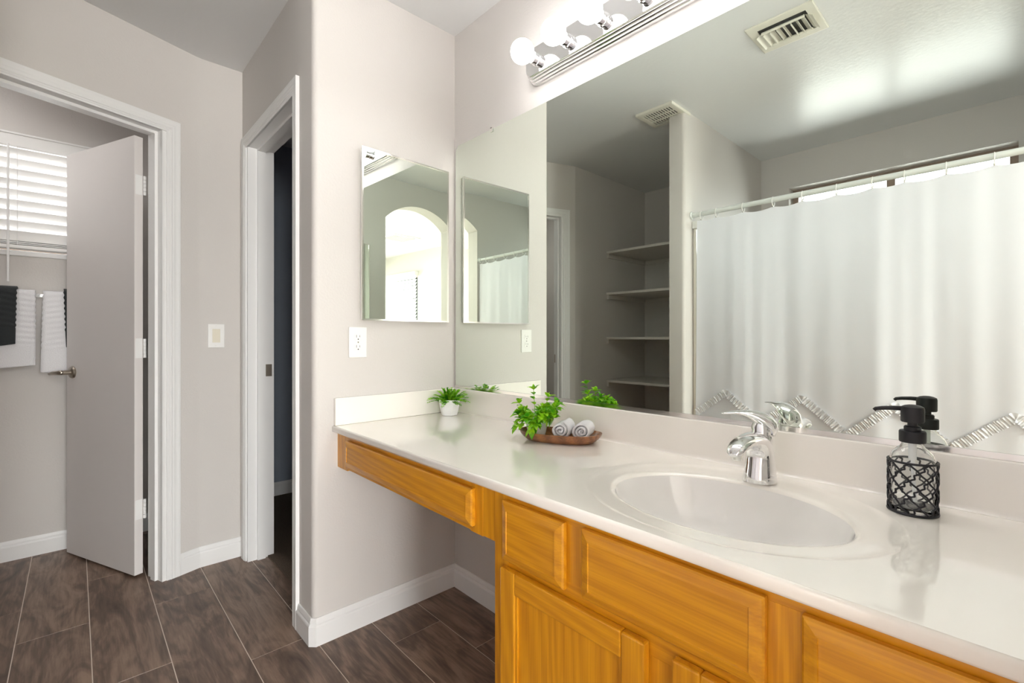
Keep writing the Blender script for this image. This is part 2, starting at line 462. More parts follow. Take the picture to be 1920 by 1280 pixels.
# tub back wall with window opening
WX0, WX1, WZ0, WZ1 = 0.5557, 1.7023, 1.80, 2.19
bm = bmesh.new()
def wall_with_hole_y(bm, x0, x1, y0, y1, hx0, hx1, hz0, hz1):
    box(bm, x0, hx0, y0, y1, 0, H); box(bm, hx1, x1, y0, y1, 0, H)
    box(bm, hx0, hx1, y0, y1, 0, hz0); box(bm, hx0, hx1, y0, y1, hz1, H)
wall_with_hole_y(bm, XT, 2.037, -YT-0.17, -YT, WX0, WX1, WZ0, WZ1)
struct('wall_tub_back', bm, M['paint'])
# right wall with arched opening
AY0, AY1, AZS, AZC = -1.46, -0.771, 2.105, 2.25
bm = bmesh.new()
hw = (AY1-AY0)/2; ym = (AY0+AY1)/2; rise = AZC-AZS; R = (hw*hw+rise*rise)/(2*rise); zc = AZC-R
ar = [(XR, ym-hw+2*hw*i/32, zc+sqrt(max(0, R*R-(hw-2*hw*i/32)**2))) for i in range(33)]
sides = []
for xx in (XR, 2.037):
    V = lambda y, z: bm.verts.new((xx, y, z))
    lo = [V(p[1], p[2]) for p in ar]; hi = [V(p[1], H) for p in ar]
    a0, a1, b0, b1 = V(-YT, 0), V(AY0, 0), V(AY1, 0), V(0, 0); c0, c1 = V(-YT, H), V(0, H)
    for k in range(32): bm.faces.new((lo[k], lo[k+1], hi[k+1], hi[k]))
    bm.faces.new((a0, a1, lo[0], hi[0], c0)); bm.faces.new((b0, b1, c1, hi[-1], lo[-1]))
    sides.append([a0, a1]+lo+[b0, b1, c1]+hi[::-1]+[c0])
for k in range(len(sides[0])):
    k2 = (k+1) % len(sides[0]); bm.faces.new((sides[0][k], sides[0][k2], sides[1][k2], sides[1][k]))
struct('wall_right', bm, M['paint'], smooth='auto')
# water closet room
bm = bmesh.new()
def wall_with_hole_x(bm, x0, x1, y0, y1, hy0, hy1, hz0, hz1):
    box(bm, x0, x1, y0, hy0, 0, H); box(bm, x0, x1, hy1, y1, 0, H)
    box(bm, x0, x1, hy0, hy1, 0, hz0); box(bm, x0, x1, hy0, hy1, hz1, H)
wall_with_hole_x(bm, WCX-0.13, WCX, -2.50, -0.75, -1.78, -1.13, 1.53, 2.06)
struct('wall_window_side', bm, M['paint'])
bm = bmesh.new(); box(bm, WCX, XN-0.115, -2.50, -2.40, 0, H)
struct('wall_water_closet_rear', bm, M['paint'])
# closet
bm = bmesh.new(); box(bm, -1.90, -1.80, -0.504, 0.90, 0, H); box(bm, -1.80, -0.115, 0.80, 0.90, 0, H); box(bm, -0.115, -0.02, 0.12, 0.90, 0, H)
struct('wall_closet', bm, M['closetshade'])
# bedroom shell
bm = bmesh.new()
wall_with_hole_y(bm, 2.037, 6.2, -3.05, -2.93, 4.57, 5.32, 0.85, 2.09)
struct('wall_bedroom_window', bm, M['paint'])
bm = bmesh.new(); wall_with_hole_x(bm, 6.2, 6.3, -3.05, 1.6, -2.85, -0.60, 0.08, 2.15); box(bm, 2.037, 6.2, 1.5, 1.6, 0, H); box(bm, 1.93, 2.037, 0.12, 1.6, 0, H)  # side opening added so the fill reaches the arch
box(bm, 1.93, 2.037, -2.93, -YT-0.171, 0, H)
struct('wall_bedroom', bm, M['paint'])

# ------------------------------------------------------------------ baseboards
def bb(name, path):
    bm = bmesh.new(); sweep2d(bm, path, BBP); struct(name, bm, M['trim'])
e = 0.012
bb('baseboard_left', [(0.885, 0), (0, 0), (0, -LY+0.012), (-0.012, -LY), (OX1+0.056, -LY)])
bb('baseboard_corner', [APT(AS0-0.056), APT(0), (-X2, -LY)][::-1])
bb('baseboard_niche', [(0.27, -1.40), (0.27, -2.65), (XN, -2.65), APT(SE), APT(AS1+0.056)][::-1])
bb('baseboard_water_closet', [APT(AS1, -0.115), (XN-0.115, -1.70), (XN-0.115, -2.40), (WCX, -2.40), (WCX, -0.75), (-1.10, -0.75)][::-1])
bb('baseboard_closet', [(-1.80, -0.504), (-1.80, 0.80), (-0.115, 0.80), (-0.115, -0.504)][::-1])
bb('baseboard_right', [(XR, -1.555), (XR, AY0-0.001)])
bb('baseboard_vanity_end', [(XR, AY1+0.001), (XR, -0.535)])
bb('baseboard_bedroom', [(2.037, -1.46), (2.037, -2.93), (6.2, -2.93), (6.2, 1.5), (2.037, 1.5), (2.037, -0.771)])

# ------------------------------------------------------------------ door frames
# doorway beside the vanity wall
bm = bmesh.new(); casing(bm, (0, -LY), (1, 0), (0, -1), OX0, OX1, DOOR)
t1 = struct('trim_1', bm, M['trim'])
t1['label'] = 'white moulded casing round the narrow dark doorway'
bm = bmesh.new()
def jamb_box(bm, o, s, n, s0, s1, d0, d1, z0, z1):
    P = [(o[0]+s[0]*a+n[0]*d, o[1]+s[1]*a+n[1]*d) for a, d in ((s0, d0), (s1, d0), (s1, d1), (s0, d1))]
    prism(bm, P, z0, z1)
o_, s_, n_ = (0, -LY), (1, 0), (0, 1)
T = 0.1154
jamb_box(bm, o_, s_, n_, OX0, OX0+0.016, -0.002, T+0.002, 0, DOOR)
jamb_box(bm, o_, s_, n_, OX1-0.016, OX1, -0.002, T+0.002, 0, DOOR)
jamb_box(bm, o_, s_, n_, OX0, OX1, -0.002, T+0.002, DOOR, DOOR+0.018)
for a, b in ((OX0+0.016, OX0+0.028), (OX1-0.028, OX1-0.016)):
    jamb_box(bm, o_, s_, n_, a, b, 0.040, 0.076, 0, DOOR)
jamb_box(bm, o_, s_, n_, OX0+0.028, OX1-0.028, 0.040, 0.076, DOOR-0.012, DOOR)
jm = obj('door_jamb', bm, M['trim'], t1)
bm = bmesh.new(); box(bm, OX0+0.016, OX0+0.0185, -0.541+0.0, -0.512, 0.905, 0.965, 0.0008)
obj('strike_plate', bm, M['bronze'], t1, label='dark bronze strike plate')
# angled doorway
oA, sA, nA = (-X2, YB), (TX, TY), (NX, NY)
bm = bmesh.new(); casing(bm, oA, sA, nA, AS0, AS1, DOOR)
t2 = struct('trim_2', bm, M['trim'])
t2['label'] = 'white moulded casing round the doorway with the half open door'
bm = bmesh.new(); nb = (-NX, -NY)
jamb_box(bm, oA, sA, nb, AS0, AS0+0.016, -0.002, 0.117, 0, DOOR)
jamb_box(bm, oA, sA, nb, AS1-0.016, AS1, -0.002, 0.117, 0, DOOR)
jamb_box(bm, oA, sA, nb, AS0, AS1, -0.002, 0.117, DOOR, DOOR+0.018)
for a, b in ((AS0+0.016, AS0+0.028), (AS1-0.028, AS1-0.016)):
    jamb_box(bm, oA, sA, nb, a, b, 0.036, 0.072, 0, DOOR)
jamb_box(bm, oA, sA, nb, AS0+0.028, AS1-0.028, 0.036, 0.072, DOOR-0.012, DOOR)
obj('door_jamb', bm, M['trim'], t2)
sp0 = APT(AS1-0.0185, -0.095)
bm = bmesh.new()
prism(bm, [APT(AS1-0.0185, -0.078), APT(AS1-0.0185, -0.108), APT(AS1-0.016, -0.108), APT(AS1-0.016, -0.078)], 0.90, 0.965)
obj('strike_plate', bm, M['bronze'], t2)

# ------------------------------------------------------------------ the open flush door
def make_door():
    D0 = Vector((-1.0324, -1.0427)); D1 = Vector((-1.5748, -1.2724))
    d = (D1-D0).normalized(); q = Vector((-d.y, d.x))        # q points to the back side
    if q.y < 0: q = -q
    Wd = (D1-D0).length; th = 0.035
    bm = bmesh.new()
    box(bm, 0, Wd, 0, th, 0.012, 2.022, 0.0015)
    root = obj('door_1', bm, M['doorpaint'], None)
    root['kind'] = 'structure'; root['label'] = 'white flush door standing half open with a nickel lever'
    # local x along the leaf, y to the back
    mtx = Matrix(((d.x, q.x, 0, D0.x), (d.y, q.y, 0, D0.y), (0, 0, 1, 0), (0, 0, 0, 1)))
    root.data.transform(mtx)
    if mtx.determinant() < 0: root.data.flip_normals()
    def part(name, bm, m, par=None, smooth=True, label=None):
        bmesh.ops.transform(bm, matrix=mtx, verts=bm.verts)
        return obj(name, bm, m, par or root, smooth=smooth, label=label)
    hz = 0.925
    bm = bmesh.new(); lathe(bm, [(0, 0), (0.030, 0), (0.031, -0.004), (0.027, -0.010), (0.012, -0.013), (0.011, -0.045), (0, -0.045)], (Wd-0.062, 0, hz), 28, axis='y')
    h = part('door_handle', bm, M['bronze'], label='satin nickel lever handle', smooth='auto')
    bm = bmesh.new()
    tube(bm, [(Wd-0.062, -0.036, hz), (Wd-0.050, -0.046, hz), (Wd-0.03, -0.050, hz-0.001), (Wd+0.01, -0.051, hz-0.003), (Wd+0.045, -0.049, hz-0.008)],
         [0.011, 0.012, 0.010, 0.0085, 0.007], 12)
    part('lever', bm, M['bronze'], h)
    bm = bmesh.new(); lathe(bm, [(0, 0.035), (0.030, 0.035), (0.031, 0.039), (0.027, 0.045), (0.012, 0.048), (0.011, 0.08), (0, 0.08)], (Wd-0.062, 0, hz), 28, axis='y')
    part('door_handle', bm, M['bronze'], smooth='auto')
    for z in (0.31, 1.05, 1.80):
        bm = bmesh.new()
        box(bm, -0.0012, 0.0004, 0.004, 0.031, z-0.045, z+0.045)
        hg = part('hinge', bm, M['trim'], smooth=False)
        bm = bmesh.new()
        for k in range(5): lathe(bm, [(0, 0), (0.0062, 0), (0.0062, 0.0165), (0, 0.0165)], (-0.007, th+0.003, z-0.044+k*0.0178), 12)
        part('hinge_knuckle', bm, M['trim'], hg, smooth='auto')
        bm = bmesh.new()
        prism(bm, [APT(AS0+0.0161, -0.085), APT(AS0+0.0161, -0.1145), APT(AS0+0.0176, -0.1145), APT(AS0+0.0176, -0.085)], z-0.045, z+0.045)
        obj('hinge_leaf', bm, M['trim'], hg)
make_door()

# ------------------------------------------------------------------ windows
def window_pair(name, x0, x1, z0, z1, y, mull=True):
    bm = bmesh.new(); f = 0.035; d = 0.035
    box(bm, x0, x0+f, y-d, y+d, z0, z1); box(bm, x1-f, x1, y-d, y+d, z0, z1)
    box(bm, x0+f, x1-f, y-d, y+d, z0, z0+f); box(bm, x0+f, x1-f, y-d, y+d, z1-f, z1)
    if mull: xm = (x0+x1)/2; box(bm, xm-0.022, xm+0.022, y-d, y+d*0.8, z0+f, z1-f)
    w = struct(name, bm, M['winframe'])
    bm = bmesh.new(); box(bm, x0+f, x1-f, y-0.003, y+0.003, z0+f, z1-f)
    obj('window_pane', bm, M['pane'], w)
    return w
window_pair('window_1', WX0, WX1, WZ0, WZ1, -YT-0.130)
bm = bmesh.new(); f = 0.03; xx = WCX-0.09
y0, y1, z0, z1 = -1.78, -1.13, 1.53, 2.06
box(bm, xx-0.03, xx+0.03, y0, y0+f, z0, z1); box(bm, xx-0.03, xx+0.03, y1-f, y1, z0, z1)
box(bm, xx-0.03, xx+0.03, y0+f, y1-f, z0, z0+f); box(bm, xx-0.03, xx+0.03, y0+f, y1-f, z1-f, z1)
w2 = struct('window_2', bm, M['winframe'])
bm = bmesh.new(); box(bm, xx-0.003, xx+0.003, y0+f, y1-f, z0+f, z1-f); obj('window_pane', bm, M['pane'], w2)
window_pair('window_3', 4.57, 5.32, 0.85, 2.09, -3.01, mull=False)

bm = bmesh.new(); f = 0.04
y0, y1, z0, z1 = -2.85, -0.60, 0.08, 2.15
box(bm, 6.22, 6.28, y0, y0+f, z0, z1); box(bm, 6.22, 6.28, y1-f, y1, z0, z1); box(bm, 6.22, 6.28, -1.75, -1.70, z0+f, z1-f)
box(bm, 6.22, 6.28, y0+f, y1-f, z0, z0+f); box(bm, 6.22, 6.28, y0+f, y1-f, z1-f, z1)
w4 = struct('fill_window', bm, M['trim'])  # unseen window added to go with the side fill lamp
bm = bmesh.new(); box(bm, 6.247, 6.253, y0+f, y1-f, z0+f, z1-f); obj('window_pane', bm, M['pane'], w4)

# ------------------------------------------------------------------ window blinds
def blind_slats(n, w, z_top, pitch, depth, tilt, axis):
    bm = bmesh.new()
    for k in range(n):
        z = z_top-pitch*(k+0.5); rings = []
        for a in (-0.5*w, 0.5*w):
            prof = []
            for q, t in ((-1, -1), (0, -1.25), (1, -1), (1, 1), (0, 0.75), (-1, 1)):
                dy = q*depth/2; dz = 0.0013*t
                yy = dy*cos(tilt)-dz*sin(tilt); zz = dy*sin(tilt)+dz*cos(tilt)
                prof.append((a, yy, z+zz) if axis == 'x' else (yy, a, z+zz))
            rings.append(prof)
        loft(bm, rings, True)
    return bm
bl = thing('window_blind', 'white slatted blind in the small window behind the half open door', 'blind', (WCX+0.034, -1.455, 1.545))
bm = blind_slats(9, 0.665, 2.028, 0.0505, 0.053, radians(66), 'y')
bmesh.ops.translate(bm, verts=bm.verts, vec=(WCX+0.034, -1.455, 0)); obj('slats', bm, M['blind'], bl)
bm = bmesh.new(); box(bm, WCX+0.002, WCX+0.066, -1.80, -1.11, 2.03, 2.096, 0.004); box(bm, WCX+0.002, WCX+0.07, -1.80, -1.11, 2.088, 2.098, 0.002)
obj('valance', bm, M['blind'], bl)
bm = bmesh.new()
for k in range(3): box(bm, WCX+0.008, WCX+0.060, -1.79, -1.12, 1.556+k*0.008, 1.559+k*0.008)
box(bm, WCX+0.008, WCX+0.060, -1.79, -1.12, 1.535, 1.553, 0.003); obj('bottom_rail', bm, M['blind'], bl)
for yy in (-1.70, -1.448, -1.20):
    bm = bmesh.new(); tube(bm, [(WCX+0.058, yy, 2.03), (WCX+0.058, yy, 1.55)], 0.0012, 6); obj('ladder_cord', bm, M['blind'], bl)
bm = bmesh.new(); tube(bm, [(WCX+0.078, -1.478, 2.035), (WCX+0.080, -1.478, 1.37)], 0.0045, 8); obj('tilt_wand', bm, M['trim'], bl)
bm = bmesh.new(); box(bm, WCX+0.0005, WCX+0.018, -1.80, -1.11, 1.505, 1.53, 0.003); obj('sill', bm, M['trim'], w2)
bl2 = thing('window_blind', 'wide white slatted blind lowered in the bright window seen through the archway', 'blind', (4.945, -2.90, 0.85))
bm = blind_slats(24, 0.77, 2.06, 0.0505, 0.052, radians(-58), 'x')
bmesh.ops.translate(bm, verts=bm.verts, vec=(4.945, -2.895, 0)); obj('slats', bm, M['blindthin'], bl2)
bm = bmesh.new(); box(bm, 4.545, 5.345, -2.928, -2.86, 2.06, 2.125, 0.004); obj('valance', bm, M['blind'], bl2)
bm = bmesh.new(); box(bm, 4.56, 5.33, -2.92, -2.87, 0.825, 0.842, 0.003); obj('bottom_rail', bm, M['blind'], bl2)

# ------------------------------------------------------------------ vanity base cabinets
def raised_front(bm, x0, x1, z0, z1, y, th=0.018, lip=0.022):
    """slab front with a wide chamfered border (faces -y)"""
    rings = []
    for ins, yy in ((0, y+th), (0, y+0.006), (0.003, y+0.003), (lip*0.55, y+0.0005), (lip*0.6, y), (lip, y), (lip+0.004, y+0.0015)):
        rings.append([(x0+ins, yy, z0+ins), (x1-ins, yy, z0+ins), (x1-ins, yy, z1-ins), (x0+ins, yy, z1-ins)])
    loft(bm, rings, True)
def drawer_front(name, x0, x1, z0, z1, par, label=None):
    y = -0.548; th = 0.0175; b = 0.020
    bm = bmesh.new()
    rings = [[(x0+i, yy, z0+i), (x1-i, yy, z0+i), (x1-i, yy, z1-i), (x0+i, yy, z1-i)]
             for i, yy in ((0.002, y+th), (0, y+th-0.002), (0, y+0.007), (0.003, y+0.004), (b-0.004, y), (b-0.001, y-0.0005), (b, y+0.0015))]
    loft(bm, rings, True)
    return obj(name, bm, M['oakx'], par, label=label)
ap = thing('desk_drawer_unit', 'golden oak apron with one long shallow drawer hung under the counter over the knee space', 'drawer unit', (0.44, -0.30, 0.63))
def board(name, par, m, *b, bev=0.0):
    bm = bmesh.new(); box(bm, *b, bev); return obj(name, bm, m, par)
board('side_stile', ap, M['oakz'], 0.0005, 0.084, -0.530, -0.512, 0.624, 0.752)
board('side_stile', ap, M['oakz'], 0.798, 0.845, -0.530, -0.512, 0.627, 0.752)
board('face_rail', ap, M['oakx'], 0.084, 0.798, -0.530, -0.512, 0.726, 0.752)
board('face_rail', ap, M['oakx'], 0.084, 0.798, -0.530, -0.512, 0.630, 0.655)
bm = bmesh.new(); box(bm, 0.845, 0.8885, -0.529, -0.512, 0.6285, 0.752, 0.0005); obj('filler_panel', bm, M['oakz'], ap)
dr = drawer_front('drawer', 0.096, 0.8185, 0.6455, 0.7355, ap)
bm = bmesh.new(); box(bm, 0.09, 0.79, -0.512, -0.06, 0.65, 0.72); obj('drawer_box', bm, M['oakx'], dr)
board('side_panel', ap, M['oakx'], 0.0005, 0.012, -0.512, -0.021, 0.66, 0.7515)
board('side_panel', ap, M['oakx'], 0.870, 0.8885, -0.512, -0.021, 0.66, 0.7515)

vc = thing('vanity_cabinet', 'golden oak vanity cabinet with drawers and doors under the sink', 'cabinet', (1.39, -0.28, 0.0))
bm = bmesh.new()
box(bm, 0.890, 0.906, -0.512, -0.015, 0.0, 0.7515); box(bm, 1.872, 1.888, -0.512, -0.015, 0.0, 0.7515)
box(bm, 0.906, 1.872, -0.505, -0.015, 0.095, 0.111); box(bm, 0.906, 1.872, -0.030, -0.015, 0.111, 0.60)
obj('carcass', bm, M['oakz'], vc)
bm = bmesh.new(); box(bm, 0.906, 1.872, -0.47, -0.455, 0.0, 0.095); obj('toe_kick', bm, M['oakx'], vc)
for a, b in ((0.890, 0.936), (1.100, 1.160), (1.467, 1.528), (1.716, 1.888)): board('face_stile', vc, M['oakz'], a, b, -0.530, -0.512, 0.62 if a in (1.100, 1.467) else 0.0, 0.733 if a in (1.100, 1.467) else 0.752)
board('face_stile', vc, M['oakz'], 1.284, 1.344, -0.530, -0.512, 0.13, 0.565)
for za, zb in ((0.733, 0.752), (0.565, 0.620), (0.095, 0.13)): board('face_rail', vc, M['oakx'], 0.936, 1.716, -0.5295, -0.512, za, zb)
drawer_front('drawer', 0.9275, 1.108, 0.606, 0.737, vc)
drawer_front('false_front', 1.1525, 1.4745, 0.610, 0.740, vc)
drawer_front('drawer', 1.5200, 1.7005, 0.610, 0.736, vc)
def cab_door(x0, x1, z0, z1):
    y = -0.548; th = 0.0175; fw = 0.047
    bm = bmesh.new()
    # upright stiles; the upper and lower rails are their own part
    def bar(x0, x1, z0, z1):
        rings = [[(x0+i, yy, z0+j), (x1-i, yy, z0+j), (x1-i, yy, z1-j), (x0+i, yy, z1-j)] for i, j, yy in ((0, 0, y+th), (0, 0, y+0.005), (0.004, 0.004, y+0.001), (0.008, 0.008, y))]
        return rings
    box(bm, x0+fw-0.004, x1-fw+0.004, y+0.009, y+0.014, z0+fw-0.004, z1-fw+0.004)
    d = obj('door', bm, M['oakz'], vc)
    board('door_stile', d, M['oakz'], x0, x0+fw, y, y+th, z0, z1, bev=0.0035); board('door_stile', d, M['oakz'], x1-fw, x1, y, y+th, z0, z1, bev=0.0035)
    board('door_rail', d, M['oakx'], x0+fw, x1-fw, y+0.0003, y+th, z1-fw, z1, bev=0.003); board('door_rail', d, M['oakx'], x0+fw, x1-fw, y+0.0003, y+th, z0, z0+fw, bev=0.003)
    for a, b in ((x0+fw, x0+fw+0.006), (x1-fw-0.006, x1-fw)): board('door_bead', d, M['oakz'], a, b, y+0.004, y+0.009, z0+fw, z1-fw, bev=0.001)
cab_door(0.926, 1.290, 0.112, 0.590)
cab_door(1.338, 1.702, 0.112, 0.590)

# ------------------------------------------------------------------ countertop with moulded bowl
def superring(cx, cy, a, b, z, n=96):
    return [(cx+a*cos(2*pi*k/n), cy+b*sin(2*pi*k/n), z) for k in range(n)]
def make_counter():
    ct = thing('countertop', 'glossy cream cultured marble countertop with a moulded oval sink', 'countertop', (0.945, -0.27, 0.752))
    bm = bmesh.new()
    n = 96; cx, cy = 1.306, -0.297; YF = -0.545; YK = -0.001
    X0, X1 = 0.985, 1.627
    # outline on the rectangle for each angle
    def rect(k):
        a = 2*pi*k/n; dx, dy = cos(a)*0.32, sin(a)*0.26
        hx0, hx1, hy0, hy1 = X0-cx, X1-cx, YF-cy, YK-cy
        tx = (hx1 if dx > 0 else hx0)/dx if abs(dx) > 1e-9 else 1e9
        ty = (hy1 if dy > 0 else hy0)/dy if abs(dy) > 1e-9 else 1e9
        t = min(tx, ty); return [cx+dx*t, cy+dy*t]
    rc = [rect(k) for k in range(n)]
    for c in ((X0, YF), (X1, YF), (X0, YK), (X1, YK)):
        k = min(range(n), key=lambda i: (rc[i][0]-c[0])**2+(rc[i][1]-c[1])**2); rc[k] = list(c)
    rings = [[(p[0], p[1], ZC) for p in rc]]
    for a, b, yo, z in ((0.292, 0.238, 0.012, 0), (0.289, 0.2350, 0.012, -0.0003), (0.285, 0.2310, 0.012, -0.0012), (0.280, 0.2260, 0.011, -0.0022), (0.274, 0.220, 0.010, -0.0028), (0.262, 0.205, 0.006, -0.0031), (0.240, 0.180, 0.001, -0.0030), (0.232, 0.172, 0, -0.0036), (0.226, 0.167, 0, -0.0055), (0.221, 0.163, 0, -0.0105)):
        rings.append(superring(cx, cy+yo, a, b, ZC+z))
    loft(bm, rings, cap=False)
    # flats left and right
    def quad(x0, x1):
        bm.faces.new([bm.verts.new(p) for p in ((x0, YF, ZC), (x1, YF, ZC), (x1, YK, ZC), (x0, YK, ZC))])
    quad(0.0, X0); quad(X1, 1.8885)
    pr = [(YF, ZC), (-0.548, ZC-0.0008), (-0.5502, ZC-0.003), (-0.5512, ZC-0.006), (-0.5512, ZC-0.018), (-0.5495, ZC-0.022), (-0.545, ZC-0.0245), (-0.50, ZC-0.0245), (-0.50, ZC-0.020)]
    loft(bm, [[(0.0005, y, z) for y, z in pr], [(1.8885, y, z) for y, z in pr]], cap=True, closed=False)
    f = [bm.verts.new(p) for p in ((0.0005, -0.5, ZC-0.0245), (1.02, -0.5, ZC-0.0245), (1.02, -0.001, ZC-0.0245), (0.0005, -0.001, ZC-0.0245))]; bm.faces.new(f)
    me = obj('counter_slab', bm, M['counter'], ct, smooth=True)
    bm = bmesh.new()
    rings = []
    for s, d in ((1.0, 0.0105), (0.985, 0.020), (0.96, 0.040), (0.92, 0.065), (0.86, 0.090), (0.77, 0.112), (0.64, 0.128), (0.46, 0.138), (0.26, 0.1435), (0.12, 0.1455), (0.095, 0.149)):
        rings.append(superring(cx, cy+0.02*(1-s), 0.221*s, 0.163*s, ZC-d))
    loft(bm, rings, cap=False)
    obj('sink_bowl', bm, M['bowl'], ct, smooth=True)
    bm = bmesh.new(); lathe(bm, [(0, 0), (0.018, 0.0), (0.023, 0.002), (0.024, -0.002), (0.021, -0.008), (0, -0.010)], (cx, cy+0.018, ZC-0.1455), 28)
    obj('drain', bm, M['chrome'], ct, smooth='auto', label='chrome drain')
    bm = bmesh.new()
    pr = [(0.0, ZC), (-0.026, ZC+0.0002), (-0.022, ZC+0.0015), (-0.0195, ZC+0.005), (-0.0185, ZC+0.010), (-0.018, ZC+0.096), (-0.0168, ZC+0.0990), (-0.014, ZC+0.1005), (0.0, ZC+0.1005)]
    loft(bm, [[(0.0005, y-0.0005, z) for y, z in pr], [(1.8885, y-0.0005, z) for y, z in pr]], cap=True)
    obj('backsplash', bm, M['counter'], ct, smooth='auto')
    bm = bmesh.new(); box(bm, 0.0006, 0.019, -0.546, -0.019, ZC+0.0004, ZC+0.1005, 0.0025); obj('side_splash', bm, M['counter'], ct)
make_counter()

# ------------------------------------------------------------------ big vanity mirror
MZ0, MZ1 = 0.8815, 1.9412
vm = thing('vanity_mirror', 'wide frameless wall mirror above the backsplash with clipped corners', 'mirror', (0.95, -0.003, MZ0))
bm = bmesh.new(); c = 0.016
prism_dir(bm, [(0.0134, -0.0005, MZ0), (1.885, -0.0005, MZ0), (1.885, -0.0005, MZ1), (0.0134+c, -0.0005, MZ1), (0.0134, -0.0005, MZ1-c*1.3)], (0, -0.0046, 0), mi=1)
for f in bm.faces:
    if abs(f.calc_center_median().y+0.0051) < 1e-5: f.material_index = 0
obj('mirror_glass', bm, [M['mirror'], M['glassedge']], vm)
bm = bmesh.new(); box(bm, 0.0134, 1.885, -0.0085, -0.0005, MZ0-0.0035, MZ0); box(bm, 0.0134, 1.885, -0.0085, -0.0058, MZ0, MZ0+0.0085)
obj('bottom_channel', bm, M['chromesoft'], vm, label='thin polished metal channel')
for x in (0.26, 1.30):
    bm = bmesh.new(); box(bm, x-0.008, x+0.008, -0.0095, -0.0056, MZ1-0.012, MZ1+0.006, 0.001); box(bm, x-0.005, x+0.005, -0.0095, -0.0005, MZ1+0.001, MZ1+0.008, 0.001)
    obj('mirror_clip', bm, M['chromesoft'], vm)

# ------------------------------------------------------------------ medicine cabinets
def med_cabinet(label, hinge, w, h, z0, delta, side, xw):
    """surface/recess cabinet; mirror door hinged at y=hinge; side=+1 faces +x, -1 faces -x"""
    t = thing('medicine_cabinet', label, 'medicine cabinet', (xw, hinge-w/2, z0))
    bm = bmesh.new(); xa, xb = sorted((xw+side*0.0006, xw+side*0.008)); box(bm, xa, xb, hinge-w+0.004, hinge-0.004, z0+0.004, z0+h-0.004)
    obj('cabinet_body', bm, M['plastic'], t)
    # door in local coords: u along -y, v outwards
    ux, uy = side*sin(delta), -cos(delta); vx, vy = side*cos(delta), sin(delta)
    def L(u, v, z): return (xw+side*0.009+ux*u+vx*v, hinge+uy*u+vy*v, z)
    th = 0.0095
    bm = bmesh.new(); pts = lambda u0, u1, v0, v1, za, zb: [L(u, v, z) for u in (u0, u1) for v in (v0, v1) for z in (za, zb)]
    def lbox(bm, *a, mi=0):
        vs = [bm.verts.new(p) for p in pts(*a)]
        for f in ((0, 1, 3, 2), (4, 6, 7, 5), (0, 4, 5, 1), (2, 3, 7, 6), (0, 2, 6, 4), (1, 5, 7, 3)): bm.faces.new([vs[i] for i in f]).material_index = mi
    fr = 0.0065
    lbox(bm, 0, w, 0, 0.003, z0, z0+h)
    lbox(bm, 0, fr, 0.003, th, z0, z0+h); lbox(bm, w-fr, w, 0.003, th, z0, z0+h)
    lbox(bm, fr, w-fr, 0.003, th, z0, z0+fr); lbox(bm, fr, w-fr, 0.003, th, z0+h-fr, z0+h)
    d = obj('door', bm, M['chromesoft'], t, label='door with a polished metal edge')
    bm = bmesh.new(); lbox(bm, fr, w-fr, 0.003, 0.0078, z0+fr, z0+h-fr)
    obj('mirror_glass', bm, M['mirror'], d)
med_cabinet('mirrored medicine cabinet on the left wall above the white outlet', -0.0455, 0.403, 0.6564, 1.1648, radians(1.5), 1, 0.0)
med_cabinet('mirrored medicine cabinet on the right wall beside the archway', -0.205, 0.410, 0.665, 1.188, 0.0, -1, XR)

# ------------------------------------------------------------------ outlet and switch
ot = thing('wall_outlet', 'white duplex outlet plate under the medicine cabinet', 'outlet', (0, -0.4536, 1.0815))
bm = bmesh.new(); box(bm, 0.0003, 0.0055, -0.4890, -0.4180, 1.0240, 1.1390, 0.0018); obj('cover_plate', bm, M['plastic'], ot)
for z in (1.0625, 1.1005):
    bm = bmesh.new()
    pr = [(0.0055, -0.4535+y, z+zz) for y, zz in [(0.0165*cos(a)*1.0, max(-0.0135, min(0.0135, 0.0165*sin(a)))) for a in [2*pi*k/28 for k in range(28)]]]
    prism_dir(bm, pr, (0.0012, 0, 0)); rc = obj('receptacle', bm, M['plastic'], ot)
    bm = bmesh.new()
    box(bm, 0.0066, 0.0070, -0.4610, -0.4595, z-0.001, z+0.0085); box(bm, 0.0066, 0.0070, -0.4480, -0.4465, z+0.0, z+0.0075)
    lathe(bm, [(0, 0), (0.0024, 0), (0.0024, 0.0004), (0, 0.0004)], (0.0066, -0.4535, z-0.0075), 12, axis='x'); obj('slots', bm, M['slot'], rc)
bm = bmesh.new(); lathe(bm, [(0, 0), (0.003, 0), (0.0025, 0.001), (0, 0.001)], (0.0055, -0.4535, 1.0815), 12, axis='x'); obj('screw', bm, M['chromesoft'], ot)
sw = thing('light_switch', 'white wall plate with an almond rocker switch between the two doorways', 'light switch', (-X2, -0.7345, 1.108))
bm = bmesh.new(); box(bm, -X2+0.0003, -X2+0.0055, -0.7695, -0.6995, 1.0505, 1.1655, 0.0018); obj('cover_plate', bm, M['plastic'], sw)
bm = bmesh.new(); box(bm, -X2+0.0055, -X2+0.0075, -0.7510, -0.7180, 1.0750, 1.1410, 0.0006)
obj('rocker', bm, M['almond'], sw, label='almond rocker')
for z in (1.060, 1.156):
    bm = bmesh.new(); lathe(bm, [(0, 0), (0.0028, 0), (0.0022, 0.001), (0, 0.001)], (-X2+0.0055, -0.7345, z), 10, axis='x'); obj('screw', bm, M['plastic'], sw)

